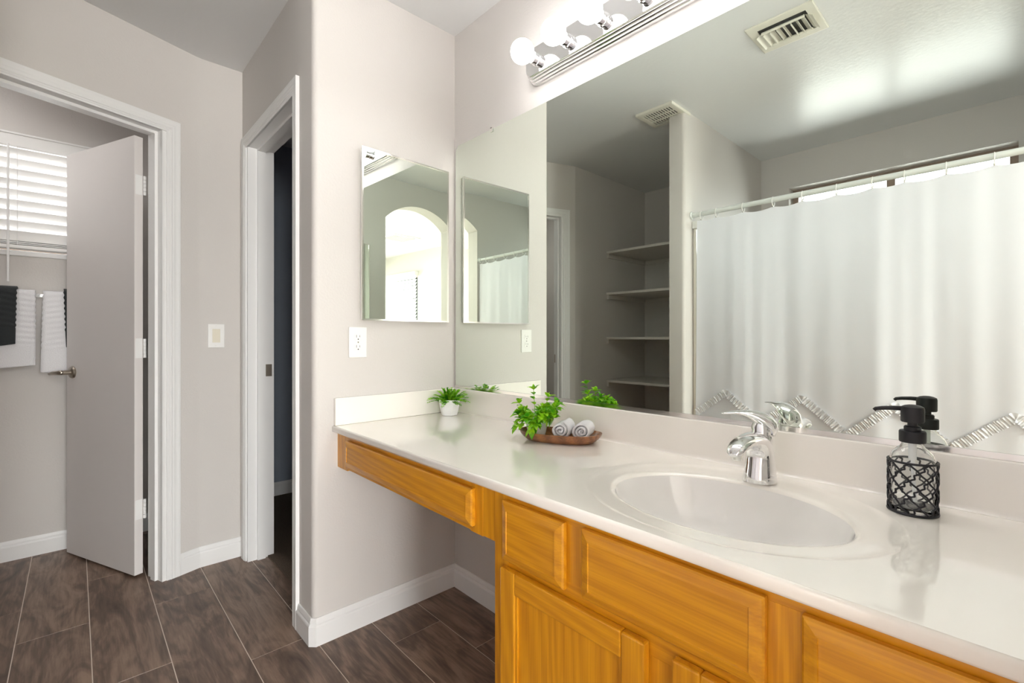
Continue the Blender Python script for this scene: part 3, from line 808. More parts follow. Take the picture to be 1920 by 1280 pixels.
# ------------------------------------------------------------------ vanity light bar
lb = thing('vanity_light', 'chrome light bar with a row of round lit bulbs above the mirror', 'vanity light', (1.055, 0, 2.077))
def stadium(x0, x1, z0, z1, r, y, n=8):
    P = []
    for cx, cz, a0 in ((x1-r, z1-r, 0), (x0+r, z1-r, 90), (x0+r, z0+r, 180), (x1-r, z0+r, 270)):
        for k in range(n+1):
            a = radians(a0+90*k/n); P.append((cx+r*cos(a), y, cz+r*sin(a)))
    return P
bm = bmesh.new(); rings = []
xa, xb = 0.487, 1.623; zm = 2.078
steps = [(0.000, 0.0005, 0.062), (0.0, 0.010, 0.062), (0.0015, 0.0125, 0.0605), (0.004, 0.0125, 0.058), (0.004, 0.022, 0.058), (0.0055, 0.0245, 0.0565), (0.008, 0.0245, 0.054),
         (0.008, 0.034, 0.054), (0.0095, 0.0365, 0.0525), (0.012, 0.0365, 0.050), (0.012, 0.045, 0.050), (0.015, 0.049, 0.047)]
for ins, y, hh in steps: rings.append(stadium(xa+ins, xb-ins, zm-hh, zm+hh, 0.034-ins*0.5, -y))
loft(bm, rings, True); obj('fixture_base', bm, M['chrome'], lb, smooth='auto')
bx = [0.555+0.1428*k for k in range(8)]
bmS = bmesh.new(); lathe(bmS, [(0, 0.0), (0.0215, 0.0), (0.0215, -0.003), (0.0185, -0.004), (0.0185, -0.015), (0.0205, -0.0165), (0.0205, -0.026), (0.0165, -0.0275), (0.0, -0.0275)], (0, 0, 0), 32, axis='y')
sock = obj('socket', bmS, M['chrome'], lb, local=True, smooth='auto'); sock.location = (bx[0]-1.055, -0.0488, 0)
bmB = bmesh.new()
pf = [(0.0125, 0.0), (0.0135, -0.006), (0.018, -0.011)]
for k in range(1, 15):
    a = pi*(0.19+0.81*k/14); pf.append((0.040*sin(a), -0.0455+0.040*cos(a)))
lathe(bmB, pf, (0, 0, 0), 32, axis='y'); bulb = obj('bulb', bmB, M['bulb'], lb, local=True, smooth=True, label='round frosted bulb, lit'); bulb.location = (bx[0]-1.055, -0.0735, 0)
for x in bx[1:]:
    for src in (sock, bulb):
        cpy = src.copy(); COL.objects.link(cpy); cpy.parent = lb; cpy.location = (x-1.055, src.location.y, 0)

# ------------------------------------------------------------------ ceiling vents
v1 = thing('ceiling_vent', 'cream ceiling register with curved louvres over the vanity', 'vent', (1.02, -1.035, H))
x0, x1, y0, y1 = 0.892, 1.152, -1.150, -0.912
bm = bmesh.new()
def flat_frame(bm, x0, x1, y0, y1, ix0, ix1, iy0, iy1, z0, z1):
    out = [(x0, y0), (x1, y0), (x1, y1), (x0, y1)]; inn = [(ix0, iy0), (ix1, iy0), (ix1, iy1), (ix0, iy1)]
    loft(bm, [[(*p, z1) for p in out], [(*p, z0+0.0015) for p in out], [(p[0]+(0.004 if p[0] == x0 else -0.004), p[1]+(0.004 if p[1] == y0 else -0.004), z0) for p in out],
              [(*p, z0) for p in inn], [(*p, z1) for p in inn]], cap=False)
flat_frame(bm, x0, x1, y0, y1, x0+0.036, x1-0.036, y0+0.040, y1-0.040, H-0.007, H-0.0003); obj('frame', bm, M['cream'], v1)
bm = bmesh.new(); box(bm, x0+0.036, x1-0.036, y0+0.040, y1-0.040, H-0.0012, H-0.0004); obj('duct_opening', bm, M['slot'], v1)
bm = bmesh.new()
for k in range(9):
    x = x0+0.047+k*0.0207; lean = (k-4)*0.0022
    rings = [[(x+lean*t*3+0.004*sin(pi*t)*(1 if k > 4 else -1), y, H-0.0015-0.016*t) for t in (0, 0.33, 0.66, 1)]+[(x+0.0025+lean*t*3+0.004*sin(pi*t)*(1 if k > 4 else -1), y, H-0.0015-0.016*t) for t in (1, 0.66, 0.33, 0)] for y in (y0+0.046, y1-0.078)]
    loft(bm, rings, True)
obj('louvre_blades', bm, M['cream'], v1, smooth='auto')
bm = bmesh.new()
tube(bm, [(x0+0.047, y1-0.066, H-0.012), (x1-0.047, y1-0.066, H-0.012)], 0.006, 10); obj('deflector_bar', bm, M['cream'], v1, smooth='auto')
bm = bmesh.new(); tube(bm, [(x0+0.047, y0+0.055, H-0.012), (x1-0.047, y0+0.055, H-0.012)], 0.006, 10); obj('deflector_bar', bm, M['cream'], v1, smooth='auto')
v2 = thing('ceiling_vent', 'square cream exhaust grille with rows of slots near the tub wall corner', 'vent', (0.25, -1.355, H))
x0, x1, y0, y1 = 0.135, 0.370, -1.467, -1.245
bm = bmesh.new(); flat_frame(bm, x0, x1, y0, y1, x0+0.028, x1-0.028, y0+0.028, y1-0.028, H-0.016, H-0.0003); obj('frame', bm, M['cream'], v2)
bm = bmesh.new(); box(bm, x0+0.028, x1-0.028, y0+0.028, y1-0.028, H-0.0012, H-0.0004); obj('duct_opening', bm, M['slot'], v2)
bm = bmesh.new(); n = 11
for k in range(n+1):
    x = x0+0.028+(x1-x0-0.056)*k/n; box(bm, x-0.0030, x+0.0030, y0+0.028, y1-0.028, H-0.0155, H-0.011)
for y in (y0+0.028+0.0553, y0+0.028+0.1107): box(bm, x0+0.028, x1-0.028, y-0.004, y+0.004, H-0.0158, H-0.012)
obj('grille', bm, M['cream'], v2)
v3 = thing('ceiling_vent', 'white ceiling register in the room beyond the archway', 'vent', (3.93, -2.2, H))
x0, x1, y0, y1 = 3.72, 4.12, -2.40, -1.98
bm = bmesh.new(); flat_frame(bm, x0, x1, y0, y1, x0+0.04, x1-0.04, y0+0.04, y1-0.04, H-0.007, H-0.0003); obj('frame', bm, M['trim'], v3)
bm = bmesh.new(); box(bm, x0+0.04, x1-0.04, y0+0.04, y1-0.04, H-0.0012, H-0.0004); obj('duct_opening', bm, M['slot'], v3)
bm = bmesh.new()
for k in range(12): box(bm, x0+0.042, x1-0.042, y0+0.055+k*0.028, y0+0.063+k*0.028, H-0.010, H-0.002)
obj('louvre_blades', bm, M['trim'], v3)

# ------------------------------------------------------------------ linen niche shelves
for z, lab in ((1.8225, 'painted closet shelf, topmost of the four in the niche'), (1.4760, 'painted closet shelf, second from the top in the niche'),
               (1.1030, 'painted closet shelf, third from the top in the niche'), (0.7430, 'painted closet shelf, lowest of the four in the niche')):
    t = thing('shelf', lab, 'shelf', (-0.20, -2.35, z), 'shelves in the niche')
    bm = bmesh.new(); box(bm, XN+0.0006, 0.2694, -2.6494, -2.053, z-0.019, z, 0.0015); obj('board', bm, M['shelf'], t)
    bm = bmesh.new(); box(bm, XN+0.0006, XN+0.019, -2.6494, -2.062, z-0.055, z-0.0195, 0.001); box(bm, XN+0.0194, 0.2500, -2.6494, -2.631, z-0.055, z-0.0195, 0.001)
    box(bm, 0.2504, 0.2694, -2.6494, -2.062, z-0.055, z-0.0195, 0.001)
    obj('cleat', bm, M['shelf'], t)

# ------------------------------------------------------------------ tub, surround, rod, rings, curtain
def make_tub():
    t = thing('bathtub', 'cream fibreglass tub standing behind the shower curtain', 'bathtub', (1.128, -2.07, 0))
    bm = bmesh.new()
    X0, X1, Y0, Y1, Z = XT+0.002, XR-0.002, -YT+0.002, -1.56, 0.48
    def rr(ix, iy, z, r):
        P = []
        for cx, cy, a0 in ((X1-ix-r, Y1-iy-r, 0), (X0+ix+r, Y1-iy-r, 90), (X0+ix+r, Y0+iy+r, 180), (X1-ix-r, Y0+iy+r, 270)):
            for k in range(9): a = radians(a0+90*k/8); P.append((cx+r*cos(a), cy+r*sin(a), z))
        return P
    loft(bm, [rr(0, 0, 0, 0.01), rr(0, 0, Z-0.01, 0.01), rr(0.01, 0.01, Z, 0.01), rr(0.08, 0.08, Z, 0.12), rr(0.10, 0.10, Z-0.02, 0.13), rr(0.16, 0.14, 0.14, 0.15), rr(0.26, 0.24, 0.10, 0.15)], True)
    obj('tub_shell', bm, M['fiberglass'], t, smooth='auto')
    s = thing('tub_surround', 'cream fibreglass wall surround round the tub behind the curtain', 'tub surround', (1.128, -2.57, 0.482))
    bm = bmesh.new()
    box(bm, XT+0.0008, XT+0.020, -YT+0.001, -1.505, 0.482, 1.792, 0.004)
    box(bm, XT+0.020, 0.54, -YT+0.001, -YT+0.020, 0.482, 1.792, 0.004); box(bm, 0.54, 1.72, -YT+0.001, -YT+0.020, 0.482, 1.792, 0.004); box(bm, 1.72, XR-0.020, -YT+0.001, -YT+0.020, 0.482, 1.792, 0.004)
    box(bm, XR-0.020, XR-0.0008, -YT+0.001, -1.505, 0.482, 1.792, 0.004)
    obj('wall_panels', bm, M['fiberglass'], s)
    bm = bmesh.new(); box(bm, XT+0.0009, XT+0.040, -1.535, -1.492, 1.752, 1.796, 0.004); obj('corner_cap', bm, M['plastic'], s)
make_tub()
RY, RZ = -1.484, 1.829
rd = thing('curtain_rod', 'white shower curtain rod spanning the tub alcove', 'curtain rod', (1.128, RY, RZ))
bm = bmesh.new(); lathe(bm, [(0, 0), (0.0142, 0), (0.0142, 1.50), (0, 1.50)], (XT+0.012, RY, RZ), 24, axis='x'); obj('rod', bm, M['rod'], rd, smooth='auto')
for xx, sgn in ((XT+0.0008, 1), (XR-0.0008, -1)):
    bm = bmesh.new(); lathe(bm, [(0, 0), (0.023, 0), (0.023, sgn*0.006), (0.016, sgn*0.010), (0.0155, sgn*0.035), (0, sgn*0.035)], (xx, RY, RZ), 24, axis='x'); obj('end_flange', bm, M['rod'], rd, smooth='auto')
ring_x = [0.4301, 0.5186, 0.6669, 0.8195, 0.9572, 1.1041, 1.2445, 1.3599, 1.4973, 1.6403, 1.765, 1.855]
bm = bmesh.new()
tube(bm, [(0.0, 0.020*cos(a), 0.024*sin(a)-0.010) for a in [2*pi*k/24 for k in range(24)]], 0.0022, 8, closed=True)
rg = thing('curtain_ring', 'x', 'curtain ring', (ring_x[0], RY, RZ), 'curtain rings on the shower rod')
obj('hook', bm, M['plastic'], rg, local=True, smooth=True)
bm = bmesh.new(); lathe(bm, [(0, -0.004), (0.005, -0.003), (0.006, 0), (0.005, 0.003), (0, 0.004)], (0, 0.006, -0.0345), 12, axis='x'); obj('roller', bm, M['chromesoft'], rg, local=True, smooth=True)
ords = ['leftmost', 'second from the left', 'third from the left', 'fourth from the left', 'fifth from the left', 'sixth from the left', 'seventh from the left', 'eighth from the left', 'ninth from the left', 'tenth from the left', 'eleventh from the left', 'last, beside the archway']
for k, x in enumerate(ring_x):
    r_ = rg if k == 0 else copy_tree(rg)
    r_.location = (x, RY, RZ); r_['label'] = 'white curtain ring on the shower rod, '+ords[k]
def curt_y(x, z):
    f = min(1.0, max(0.0, (1.80-z)/0.9))
    a = 0.0028+0.0022*f
    return RY+0.002+a*(0.30*sin(x*41+0.5)+0.50*sin(x*19+1.7+0.5*z+0.8*sin(x*5))+0.16*sin(x*67+2.1*sin(x*9)))+0.010*f*sin(x*11+0.6)
def curt_top(x):
    xs = [0.40]+ring_x+[1.883]
    for a, b in zip(xs, xs[1:]):
        if a <= x <= b:
            t = (x-a)/(b-a); return 1.7925-0.010*sin(pi*t)*min(1, (b-a)/0.14)
    return 1.7925
sc = thing('shower_curtain', 'white cotton shower curtain with zigzag ruffles hanging from the rod', 'shower curtain', (1.14, RY, 0.12))
bm = bmesh.new(); NXx, NZ = 300, 60; g = []
for i in range(NXx+1):
    x = 0.402+(1.880-0.402)*i/NXx; zt = curt_top(x); colv = []
    for j in range(NZ+1):
        z = zt+(0.12-zt)*(j/NZ)
        xx = x-0.014*min(1, (zt-z)/1.2)*(1 if i < 40 else 0)*(1-i/40) if i < 40 else x
        colv.append(bm.verts.new((xx, curt_y(x, z), z)))
    g.append(colv)
for i in range(NXx):
    for j in range(NZ): bm.faces.new((g[i][j], g[i+1][j], g[i+1][j+1], g[i][j+1]))
fab = obj('fabric', bm, M['curtain'], sc, smooth=True)
# the ruffle follows a zigzag: peaks at z=0.80, valleys at z=0.64
zz = [(0.402, 0.655), (0.578, 0.790), (0.762, 0.640), (0.955, 0.790), (1.150, 0.632), (1.328, 0.790), (1.515, 0.632), (1.700, 0.788), (1.878, 0.640)]
def ruffle(zz, name, drop):
    bm = bmesh.new(); pts = []
    for (a, b) in zip(zz, zz[1:]):
        L = sqrt((b[0]-a[0])**2+(b[1]-a[1])**2); n = int(L/0.0016)
        for k in range(n): pts.append((a[0]+(b[0]-a[0])*k/n, a[1]+(b[1]-a[1])*k/n))
    # round the tips
    for _ in range(14): pts = [pts[0]]+[((p[0]+2*q[0]+r[0])/4, (p[1]+2*q[1]+r[1])/4) for p, q, r in zip(pts, pts[1:], pts[2:])]+[pts[-1]]
    rows = 7; G = []; s = 0
    for i, p in enumerate(pts):
        q = pts[min(i+1, len(pts)-1)]; r_ = pts[max(i-1, 0)]
        tx, tz = q[0]-r_[0], q[1]-r_[1]; l = sqrt(tx*tx+tz*tz); nx_, nz_ = -tz/l, tx/l
        s += l/2; row = []
        for j in range(rows):
            t = j/(rows-1)*2-1
            wv = (0.0042*sin(s*620+2.2*sin(s*67))+0.0030*sin(s*270+t*1.2+1.9*sin(s*41)))*(0.30+0.70*abs(t))
            w = 0.0190*t*(1+0.10*sin(s*330))
            x, z = p[0]+nx_*w, p[1]+nz_*w+drop
            row.append(bm.verts.new((x, curt_y(x, z)+0.0065+wv+0.002*abs(t), z)))
        G.append(row)
    for i in range(len(G)-1):
        for j in range(rows-1): bm.faces.new((G[i][j], G[i+1][j], G[i+1][j+1], G[i][j+1]))
    obj(name, bm, M['ruffle'], fab, smooth=True, label='gathered zigzag ruffle')
ruffle(zz, 'ruffle', 0.0)

# ------------------------------------------------------------------ towel bar and towels in the water closet room
TBX = WCX+0.068; TBZ = 1.308
tb = thing('towel_bar', 'chrome towel bar under the blind behind the half open door', 'towel bar', (TBX, -1.38, TBZ))
bm = bmesh.new(); box(bm, TBX-0.005, TBX+0.005, -1.72, -1.02, TBZ-0.009, TBZ+0.009, 0.001); obj('bar', bm, M['chrome'], tb)
for y in (-1.71, -1.03):
    bm = bmesh.new(); box(bm, WCX+0.0006, TBX+0.012, y-0.011, y+0.011, TBZ-0.014, TBZ+0.014, 0.003); obj('post', bm, M['chrome'], tb)
def hang_towel(label, y0, y1, ztop, zf, zb, r, m, skew=0.0, nr=0):
    bm = bmesh.new(); prof = []
    nseg = 70; back = 24
    for k in range(back+1): prof.append((-r, zb+(ztop-r-zb)*k/back))
    for k in range(1, 10): a = pi-pi*k/10; prof.append((r*cos(a), ztop-r+r*sin(a)))
    for k in range(nseg+1): prof.append((r, ztop-r-(ztop-r-zf)*k/nseg))
    W_ = 18; G = []
    for j in range(W_+1):
        row = []; t = j/W_; y = y0+(y1-y0)*t
        for i, (dx, z) in enumerate(prof):
            f = (ztop-z)/(ztop-zf)
            rib = 0.0013*sin(2*pi*(z-0.02*sin(t*3))/0.026) if (dx > 0 and 0.02 < f < 0.72) else 0
            ww = 0.003*sin(t*7+f*4)*f
            yy = y+(0.0018*sin(z*240) if j in (0, W_) and f < 0.72 else 0)+skew*f*(t-0.5)
            row.append(bm.verts.new((TBX+dx+(rib+ww if dx > -r*0.5 else 0), yy, z-(0.012*f*sin(t*2.2+1) if dx > 0 else 0))))
        G.append(row)
    for j in range(W_):
        for i in range(len(prof)-1): bm.faces.new((G[j][i], G[j+1][i], G[j+1][i+1], G[j][i+1]))
    bmesh.ops.recalc_face_normals(bm, faces=bm.faces)
    bmesh.ops.solidify(bm, geom=list(bm.faces), thickness=0.006)
    o = obj('towel', bm, m, None, smooth=True); tag(o, label, 'towel', 'towels on the bar behind the door')
hang_towel('white bath towel on the chrome bar, the left one', -1.66, -1.385, 1.335, 0.962, 0.99, 0.016, M['terry'], 0.0)
hang_towel('charcoal hand towel folded over the left white towel', -1.60, -1.4475, 1.3495, 1.068, 1.10, 0.029, M['terrydark'], -0.01)
hang_towel('white bath towel on the chrome bar, right one beside the door', -1.358, -1.09, 1.334, 0.935, 0.96, 0.016, M['terry'], 0.02)
hang_towel('charcoal hand towel half hidden by the door edge', -1.284, -1.16, 1.3485, 1.060, 1.10, 0.029, M['terrydark'], -0.02)

# ------------------------------------------------------------------ faucet
def make_faucet():
    cx, cy = 1.312, -0.100
    t = thing('faucet', 'single lever chrome faucet behind the oval sink', 'faucet', (cx, cy, ZC))
    path = [(-0.102, 0.0, 0.0345, 0.040), (-0.102, 0.004, 0.0345, 0.040), (-0.101, 0.020, 0.0325, 0.0375), (-0.100, 0.040, 0.0305, 0.0350), (-0.101, 0.058, 0.0290, 0.0325),
            (-0.107, 0.074, 0.0275, 0.0290), (-0.118, 0.086, 0.0262, 0.0240), (-0.134, 0.0945, 0.0250, 0.0190), (-0.153, 0.0985, 0.0238, 0.0160), (-0.175, 0.0995, 0.0225, 0.0140),
            (-0.198, 0.0980, 0.0215, 0.0130), (-0.218, 0.0945, 0.0202, 0.0120), (-0.234, 0.0885, 0.0182, 0.0105), (-0.244, 0.0830, 0.0145, 0.0080), (-0.2485, 0.0800, 0.0090, 0.0045)]
    bm = bmesh.new(); rings = []; n = 32
    for i, (y, z, a, b) in enumerate(path):
        q = path[min(i+1, len(path)-1)]; p = path[max(i-1, 0)]
        dy, dz = q[0]-p[0], q[1]-p[1]; l = sqrt(dy*dy+dz*dz); dy, dz = dy/l, dz/l
        if i < 2: dy, dz = 0, 1
        ny, nz = dz, -dy           # in-plane normal
        rings.append([(cx+a*cos(2*pi*k/n), y+ny*b*sin(2*pi*k/n), ZC+z+nz*b*sin(2*pi*k/n)) for k in range(n)])
    loft(bm, rings, True)
    body = obj('body', bm, M['chrome'], t, smooth='auto')
    bm = bmesh.new(); lathe(bm, [(0, 0), (0.0118, 0), (0.0118, -0.014), (0.0105, -0.0165), (0, -0.0165)], (cx, -0.228, ZC+0.084), 24); obj('aerator', bm, M['chromesoft'], t, smooth='auto')
    bm = bmesh.new(); lathe(bm, [(0, 0.070), (0.0235, 0.072), (0.0240, 0.098), (0.0225, 0.1005), (0.0225, 0.103), (0.0, 0.103)], (cx, -0.092, ZC), 32); obj('collar', bm, M['chrome'], t, smooth='auto')
    # lever: dome over the collar that sweeps up into a flat paddle
    d = Vector((-0.80, -0.60, 0)).normalized(); s = Vector((-d.y, d.x, 0)); C = Vector((cx, -0.092, ZC))
    bm = bmesh.new(); rings = []
    prof = [(0.0265, 0.100, 0.008, 0.004, 60), (0.0250, 0.112, 0.019, 0.011, 50), (0.019, 0.123, 0.0235, 0.0165, 42), (0.009, 0.1305, 0.0240, 0.0180, 30), (-0.002, 0.137, 0.0230, 0.0165, 20), (-0.014, 0.1435, 0.0210, 0.0130, 15),
            (-0.027, 0.148, 0.0190, 0.0085, 10), (-0.042, 0.1505, 0.0165, 0.0052, 4), (-0.058, 0.1505, 0.0135, 0.0035, -2), (-0.073, 0.1490, 0.0100, 0.0026, -5), (-0.082, 0.1480, 0.0060, 0.0018, -6), (-0.085, 0.1476, 0.002, 0.001, -6)]
    for (a, z, w, h, an) in prof:
        c = C-d*a*1.0+Vector((0, 0, z)); A = radians(an)
        up = Vector((0, 0, 1))*cos(A)+(-d)*sin(A)*-1*-1
        up.normalize()
        rings.append([c+s*(w*cos(2*pi*k/24))+up*(h*sin(2*pi*k/24)) for k in range(24)])
    loft(bm, rings, True)
    lv = obj('handle', bm, M['chrome'], t, smooth=True, label='curved lever handle')
    bm = bmesh.new(); lathe(bm, [(0.0205, 0.103), (0.0205, 0.120), (0.016, 0.130), (0, 0.132)], (cx, -0.092, ZC), 32); obj('handle_hub', bm, M['chrome'], lv, smooth='auto')
    # pop-up rod
    bm = bmesh.new(); lathe(bm, [(0, 0), (0.0022, 0), (0.0022, 0.052), (0.0055, 0.054), (0.0060, 0.060), (0.0040, 0.066), (0, 0.067)], (cx+0.004, -0.052, ZC), 16); obj('pop_up_rod', bm, M['chrome'], t, smooth='auto')
make_faucet()

# ------------------------------------------------------------------ soap dispenser
def make_soap():
    cx, cy = 1.578, -0.101
    t = thing('soap_dispenser', 'clear glass soap pump bottle in a black lattice sleeve beside the sink', 'soap dispenser', (cx, cy, ZC))
    bm = bmesh.new(); z0 = 0.003
    outer = [(0.0, z0), (0.030, z0), (0.0335, z0+0.003), (0.0345, z0+0.008), (0.0345, 0.090), (0.0335, 0.099), (0.0300, 0.1085), (0.0245, 0.1155), (0.0185, 0.1205), (0.0162, 0.1250), (0.0158, 0.1330)]
    inner = [(0.0136, 0.1330), (0.0140, 0.1250), (0.0160, 0.1190), (0.0225, 0.1135), (0.0278, 0.1065), (0.0310, 0.098), (0.0320, 0.090), (0.0320, 0.016), (0.030, 0.012), (0.0, 0.010)]
    lathe(bm, outer+inner, (cx, cy, ZC), 48); obj('bottle', bm, M['glass'], t, smooth='auto', label='clear glass bottle')
    r = 0.0362
    bm = bmesh.new(); n = 64
    for z in (0.0022, 0.0945):
        tube(bm, [(cx+r*cos(2*pi*k/n), cy+r*sin(2*pi*k/n), ZC+z) for k in range(n)], 0.0021 if z > 0.05 else 0.0023, 8, closed=True)
    lathe(bm, [(0.0, 0.0001), (0.0355, 0.0001), (0.0365, 0.002), (0.034, 0.0028), (0, 0.0028)], (cx, cy, ZC), 48)
    nn = 8; Hh = 0.0945
    for q in range(nn):
        for sgn in (1, -1):
            P = []
            for k in range(181):
                f = k/180; a = 2*pi*q/nn+sgn*f*2*pi*0.375
                rr = r
                if sgn == 1: a += 0.085*sin(f*2*pi*6); zf = f+0.010*sin(f*2*pi*12)
                else: a += 0.022*sin(f*2*pi*6); zf = f
                P.append((cx+rr*cos(a), cy+rr*sin(a), ZC+0.002+(Hh-0.002)*max(0, min(1, zf))))
            tube(bm, P, 0.00165, 6)
    obj('lattice_sleeve', bm, M['blackmetal'], t, smooth=True, label='black wire lattice sleeve')
    bm = bmesh.new(); lathe(bm, [(0, 0.129), (0.0195, 0.129), (0.0200, 0.131), (0.0200, 0.148), (0.0188, 0.150), (0.0128, 0.1505), (0.0128, 0.157), (0.011, 0.159), (0.0075, 0.159), (0.0075, 0.168), (0, 0.168)], (cx, cy, ZC), 40)
    p = obj('pump', bm, M['blackplastic'], t, smooth='auto', label='black pump')
    bm = bmesh.new(); lathe(bm, [(0, 0.166), (0.0165, 0.166), (0.0175, 0.168), (0.0175, 0.190), (0.0165, 0.194), (0.012, 0.1965), (0.006, 0.198), (0, 0.1985)], (cx, cy, ZC), 40)
    obj('pump_head', bm, M['blackplastic'], p, smooth='auto')
    d = Vector((-0.97, -0.22, 0)).normalized(); C = Vector((cx, cy, ZC))
    bm = bmesh.new(); tube(bm, [C+d*0.010+Vector((0, 0, 0.190)), C+d*0.028+Vector((0, 0, 0.190)), C+d*0.044+Vector((0, 0, 0.1885)), C+d*0.054+Vector((0, 0, 0.1865)), C+d*0.057+Vector((0, 0, 0.1835))],
                        [0.0045, 0.0042, 0.0038, 0.0036, 0.0034], 12); obj('spout', bm, M['blackplastic'], p, smooth=True)
    bm = bmesh.new(); tube(bm, [C+Vector((0, 0, 0.130)), C+Vector((0.001, 0, 0.07)), C+Vector((0.004, 0, 0.018))], 0.0033, 12)
    tube(bm, [C+Vector((0, 0, 0.129)), C+Vector((0, 0, 0.098))], 0.0062, 14); obj('dip_tube', bm, M['tube'], t, smooth='auto', label='milky dip tube')
make_soap()

# ------------------------------------------------------------------ plants
def leaf(bm, base, d, up, L, w, fold=0.25, droop=0.3, seg=5):
    """pointed leaf with a folded midrib"""
    d = d.normalized(); s = d.cross(up)
    if s.length < 1e-4: s = d.orthogonal()
    s.normalize(); u = s.cross(d)
    mid = []; lf = []; rt = []
    for i in range(seg+1):
        t = i/seg; ww = w*sin(pi*(t**0.8))*(1 if t < 1 else 0)
        c = base+d*(L*t)+Vector((0, 0, -droop*L*t*t))
        mid.append(bm.verts.new(c)); 
        if 0 < i < seg:
            lf.append(bm.verts.new(c+s*ww*0.5+u*ww*fold)); rt.append(bm.verts.new(c-s*ww*0.5+u*ww*fold))
    for side in (lf, rt):
        bm.faces.new((mid[0], mid[1], side[0]))
        for i in range(len(side)-1): bm.faces.new((mid[i+1], mid[i+2], side[i+1], side[i]))
        bm.faces.new((mid[seg-1], mid[seg], side[-1]))
def pot_poly(bm, cx, cy, z0, n, rb, rt, h, rot, wall=0.003):
    def ring(r, z): 
        P = []
        for k in range(n):
            for o in (-0.10, 0.10):
                a = rot+2*pi*(k+0.5+o)/n; P.append((cx+r*cos(a)*(1.0), cy+r*sin(a), z))
        return P
    loft(bm, [ring(rb*0.86, z0), ring(rb, z0+0.002), ring(rb+(rt-rb)*0.45, z0+h*0.30), ring(rb+(rt-rb)*0.85, z0+h*0.7), ring(rt, z0+h), ring(rt-wall, z0+h), ring(rt-wall*1.6, z0+h-0.008)], True)
def fern_plant():
    cx, cy, z0 = 0.098, -0.098, ZC+0.0003
    t = thing('potted_fern', 'small artificial fern in a white faceted pot in the counter corner', 'plant', (cx, cy, z0))
    bm = bmesh.new(); pot_poly(bm, cx, cy, z0, 6, 0.032, 0.044, 0.066, radians(12)); obj('pot', bm, M['ceramic'], t, label='white faceted pot')
    bm = bmesh.new(); lathe(bm, [(0, 0), (0.036, 0)], (cx, cy, z0+0.059), 24); obj('soil', bm, M['soil'], t)
    rnd = random.Random(11); bm = bmesh.new()
    for i in range(84):
        a = 2*pi*i/84*11+rnd.uniform(-.3, .3); e = radians(rnd.uniform(8, 85)); L = rnd.uniform(0.045, 0.088)*(0.66 if e > 1.0 else 1)
        d = Vector((cos(a)*cos(e), sin(a)*cos(e), sin(e)))
        # keep clear of the wall and mirror
        b = Vector((cx+cos(a)*0.022*cos(e), cy+sin(a)*0.022*cos(e), z0+0.056)); pts = []
        for k in range(9):
            f = k/8; p = b+d*L*f+Vector((0, 0, -0.35*L*f*f*cos(e)))
            p.x = max(p.x, 0.012); p.y = min(p.y, -0.012); pts.append(p)
        tube(bm, pts, 0.0007, 4)
        for k in range(1, 9):
            f = k/8; dd = (pts[k]-pts[k-1]).normalized(); sd = dd.cross(Vector((0, 0, 1)))
            if sd.length < 1e-3: sd = Vector((1, 0, 0))
            sd.normalize(); ll = 0.0165*(1-0.5*f)
            for sg in (-1, 1):
                leaf(bm, pts[k], (sd*sg+dd*0.8+Vector((0, 0, rnd.uniform(-.1, .35)))), Vector((0, 0, 1)), ll, 0.0095, 0.2, 0.1, 3)
        leaf(bm, pts[-1], dd, Vector((0, 0, 1)), 0.011, 0.004, 0.15, 0.1, 3)
    for v in bm.verts: v.co.x = max(v.co.x, 0.0215); v.co.y = min(v.co.y, -0.0215 if v.co.z < ZC+0.105 else -0.009)
    obj('foliage', bm, M['fern'], t, smooth=True, label='feathery green fronds')
fern_plant()

A = Vector((0.90, 0.436, 0)).normalized(); B = Vector((-A.y, A.x, 0)); TC = Vector((0.736, -0.130, ZC+0.0003))
def make_tray():
    t = None; bm = bmesh.new()
    n = 56; hl, hwid = 0.131, 0.067
    def ring(s, z, so=1.0):
        P = []
        for k in range(n):
            a = 2*pi*k/n; ca, sa = cos(a), sin(a)
            x = hl*s*(abs(ca)**0.78)*(1 if ca >= 0 else -1); y = (hwid*s-(0.0))*(abs(sa)**0.88)*(1 if sa >= 0 else -1)
            P.append(TC+A*x+B*y+Vector((0, 0, z+0.0020*(abs(ca)**3)*(s if z > 0.01 else 0))))
        return P
    loft(bm, [ring(0.70, 0.0), ring(0.80, 0.002), ring(0.91, 0.011), ring(0.98, 0.022), ring(1.0, 0.0285), ring(0.988, 0.0295), ring(0.965, 0.027), ring(0.90, 0.014), ring(0.78, 0.006), ring(0.5, 0.0045)], True)
    o = obj('wooden_tray', bm, M['bowlwood'], None, smooth='auto'); tag(o, 'oval acacia wood tray on the counter holding a plant and rolled towels', 'tray')
make_tray()
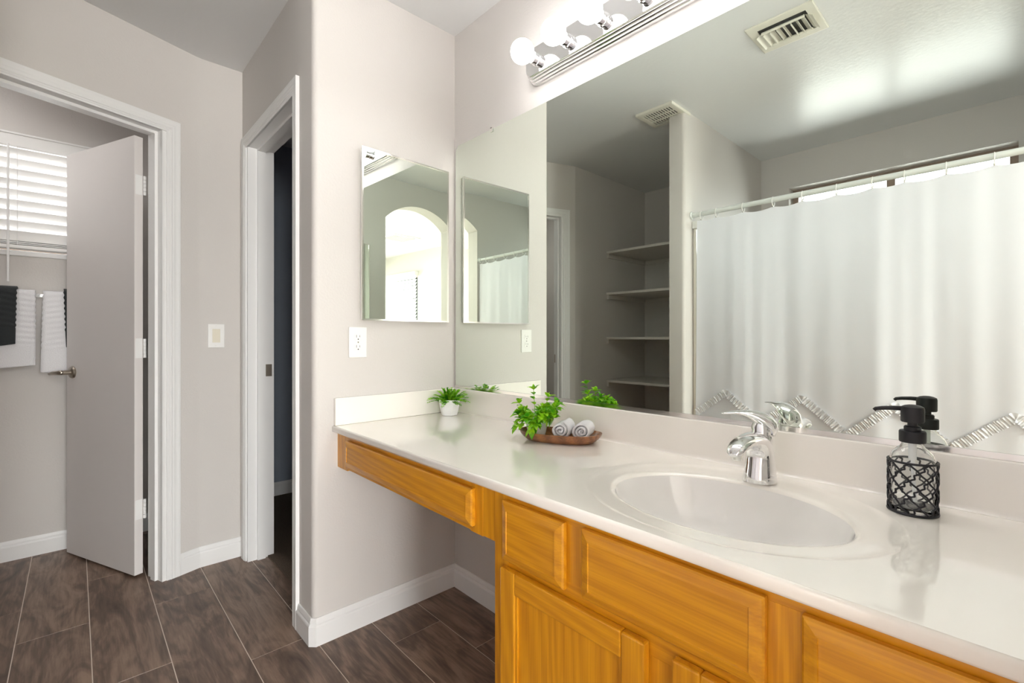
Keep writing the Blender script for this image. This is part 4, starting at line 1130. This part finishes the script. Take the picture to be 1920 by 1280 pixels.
def leafy_plant():
    c = TC-A*0.078+B*0.004; cx, cy, z0 = c.x, c.y, c.z+0.0065
    t = thing('potted_plant', 'artificial bright green leafy plant in a white pot on the wooden tray', 'plant', (cx, cy, z0))
    bm = bmesh.new(); pot_poly(bm, cx, cy, z0, 16, 0.0255, 0.0355, 0.055, radians(10)); obj('pot', bm, M['ceramic'], t, smooth='auto', label='white round pot')
    bm = bmesh.new(); lathe(bm, [(0, 0), (0.030, 0)], (cx, cy, z0+0.049), 24); obj('soil', bm, M['soil'], t)
    rnd = random.Random(5); bm = bmesh.new(); bs = bmesh.new()
    stems = [(rnd.uniform(0, 2*pi), rnd.uniform(20, 60), rnd.uniform(0.035, 0.060)) for _ in range(30)]
    stems += [(radians(150), 78, 0.105), (radians(60), 74, 0.085), (radians(-40), 45, 0.058), (radians(220), 35, 0.055), (radians(20), 50, 0.080), (radians(250), 5, 0.05), (radians(300), 0, 0.045), (radians(200), 55, 0.08), (radians(40), 55, 0.085)]
    for a, el, L in stems:
        e = radians(el); d = Vector((cos(a)*cos(e), sin(a)*cos(e), sin(e)))
        b = Vector((cx+cos(a)*0.015, cy+sin(a)*0.015, z0+0.048)); pts = [b+d*L*f+Vector((0, 0, -0.25*L*f*f*cos(e))) for f in [k/6 for k in range(7)]]
        tube(bs, pts, 0.0009, 5)
        for k in (3, 4, 5, 6):
            m_ = 1 if k < 6 else 5
            for q in range(m_):
                aa = rnd.uniform(0, 2*pi) if k < 6 else 2*pi*q/m_+rnd.uniform(-.3, .3)
                s1 = d.orthogonal().normalized(); s2 = d.cross(s1)
                ld = (s1*cos(aa)+s2*sin(aa))*rnd.uniform(0.75, 1.0)+d*rnd.uniform(0.5, 0.9)
                leaf(bm, pts[k], ld, Vector((0, 0, 1)), rnd.uniform(0.026, 0.034), rnd.uniform(0.0165, 0.0205), 0.18, 0.25)
        leaf(bm, pts[-1], d, Vector((0, 0, 1)), 0.022, 0.011, 0.18, 0.1)
    for v in bm.verts:
        v.co.y = min(v.co.y, -0.010 if v.co.z > ZC+0.104 else -0.022)
        a_ = (v.co-TC).dot(A)
        if a_ > -0.030 and v.co.z < ZC+0.074: v.co -= A*(a_+0.030)*0.9
    obj('foliage', bm, M['leaf'], t, smooth=True, label='clusters of broad pointed leaves'); obj('stems', bs, M['fern'], t)
leafy_plant()
def rolled_towel(c, rad, L, rot, label, ph):
    bm = bmesh.new(); d = Vector((sin(rot), -cos(rot), 0)); s = Vector((cos(rot), sin(rot), 0)); up = Vector((0, 0, 1))
    turns = 3.1; n = 110; th = rad/turns*0.80; G = []
    NL = 8
    def P(a, r, l, wob):
        rr = r*(1+0.03*sin(3*a+ph))
        return c+d*l+s*(rr*cos(a+ph)*1.04)+up*(rr*sin(a+ph)*0.97)+d*wob
    for side in (0, 1):
        rows = []
        for i in range(n+1):
            f = i/n; a = f*turns*2*pi; r = rad*0.06+rad*0.94*f-(th if side else 0)*min(1, 1)
            r = max(r, 0.0012)
            row = []
            for j in range(NL+1):
                l = -L/2+L*j/NL; edge = abs(2*j/NL-1)
                row.append(bm.verts.new(P(a, r-(0.0015*edge**4 if not side else -0.0012*edge**4), l, 0.0022*sin(a*1.7+ph)*(1 if j in (0, NL) else 0)+(0.004*(1-f) if j == NL else 0))))
            rows.append(row)
        G.append(rows)
    for side in (0, 1):
        for i in range(n):
            for j in range(NL):
                bm.faces.new((G[side][i][j], G[side][i+1][j], G[side][i+1][j+1], G[side][i][j+1]))
    for i in range(n):
        for j in (0, NL): bm.faces.new((G[0][i][j], G[0][i+1][j], G[1][i+1][j], G[1][i][j]))
    for i in (0, n):
        for j in range(NL): bm.faces.new((G[0][i][j], G[0][i][j+1], G[1][i][j+1], G[1][i][j]))
    o = obj('rolled_towel', bm, M['terry'], None, smooth=True); tag(o, label, 'towel', 'rolled towels on the wooden tray')
rolled_towel(TC+A*0.010+B*0.002+Vector((0, 0, 0.0395)), 0.0315, 0.078, radians(27), 'tightly rolled white washcloth on the tray next to the potted plant', 0.6)
rolled_towel(TC+A*0.077+B*0.002+Vector((0, 0, 0.0395)), 0.0315, 0.074, radians(24), 'rolled white washcloth at the right end of the wooden tray', 4.2)
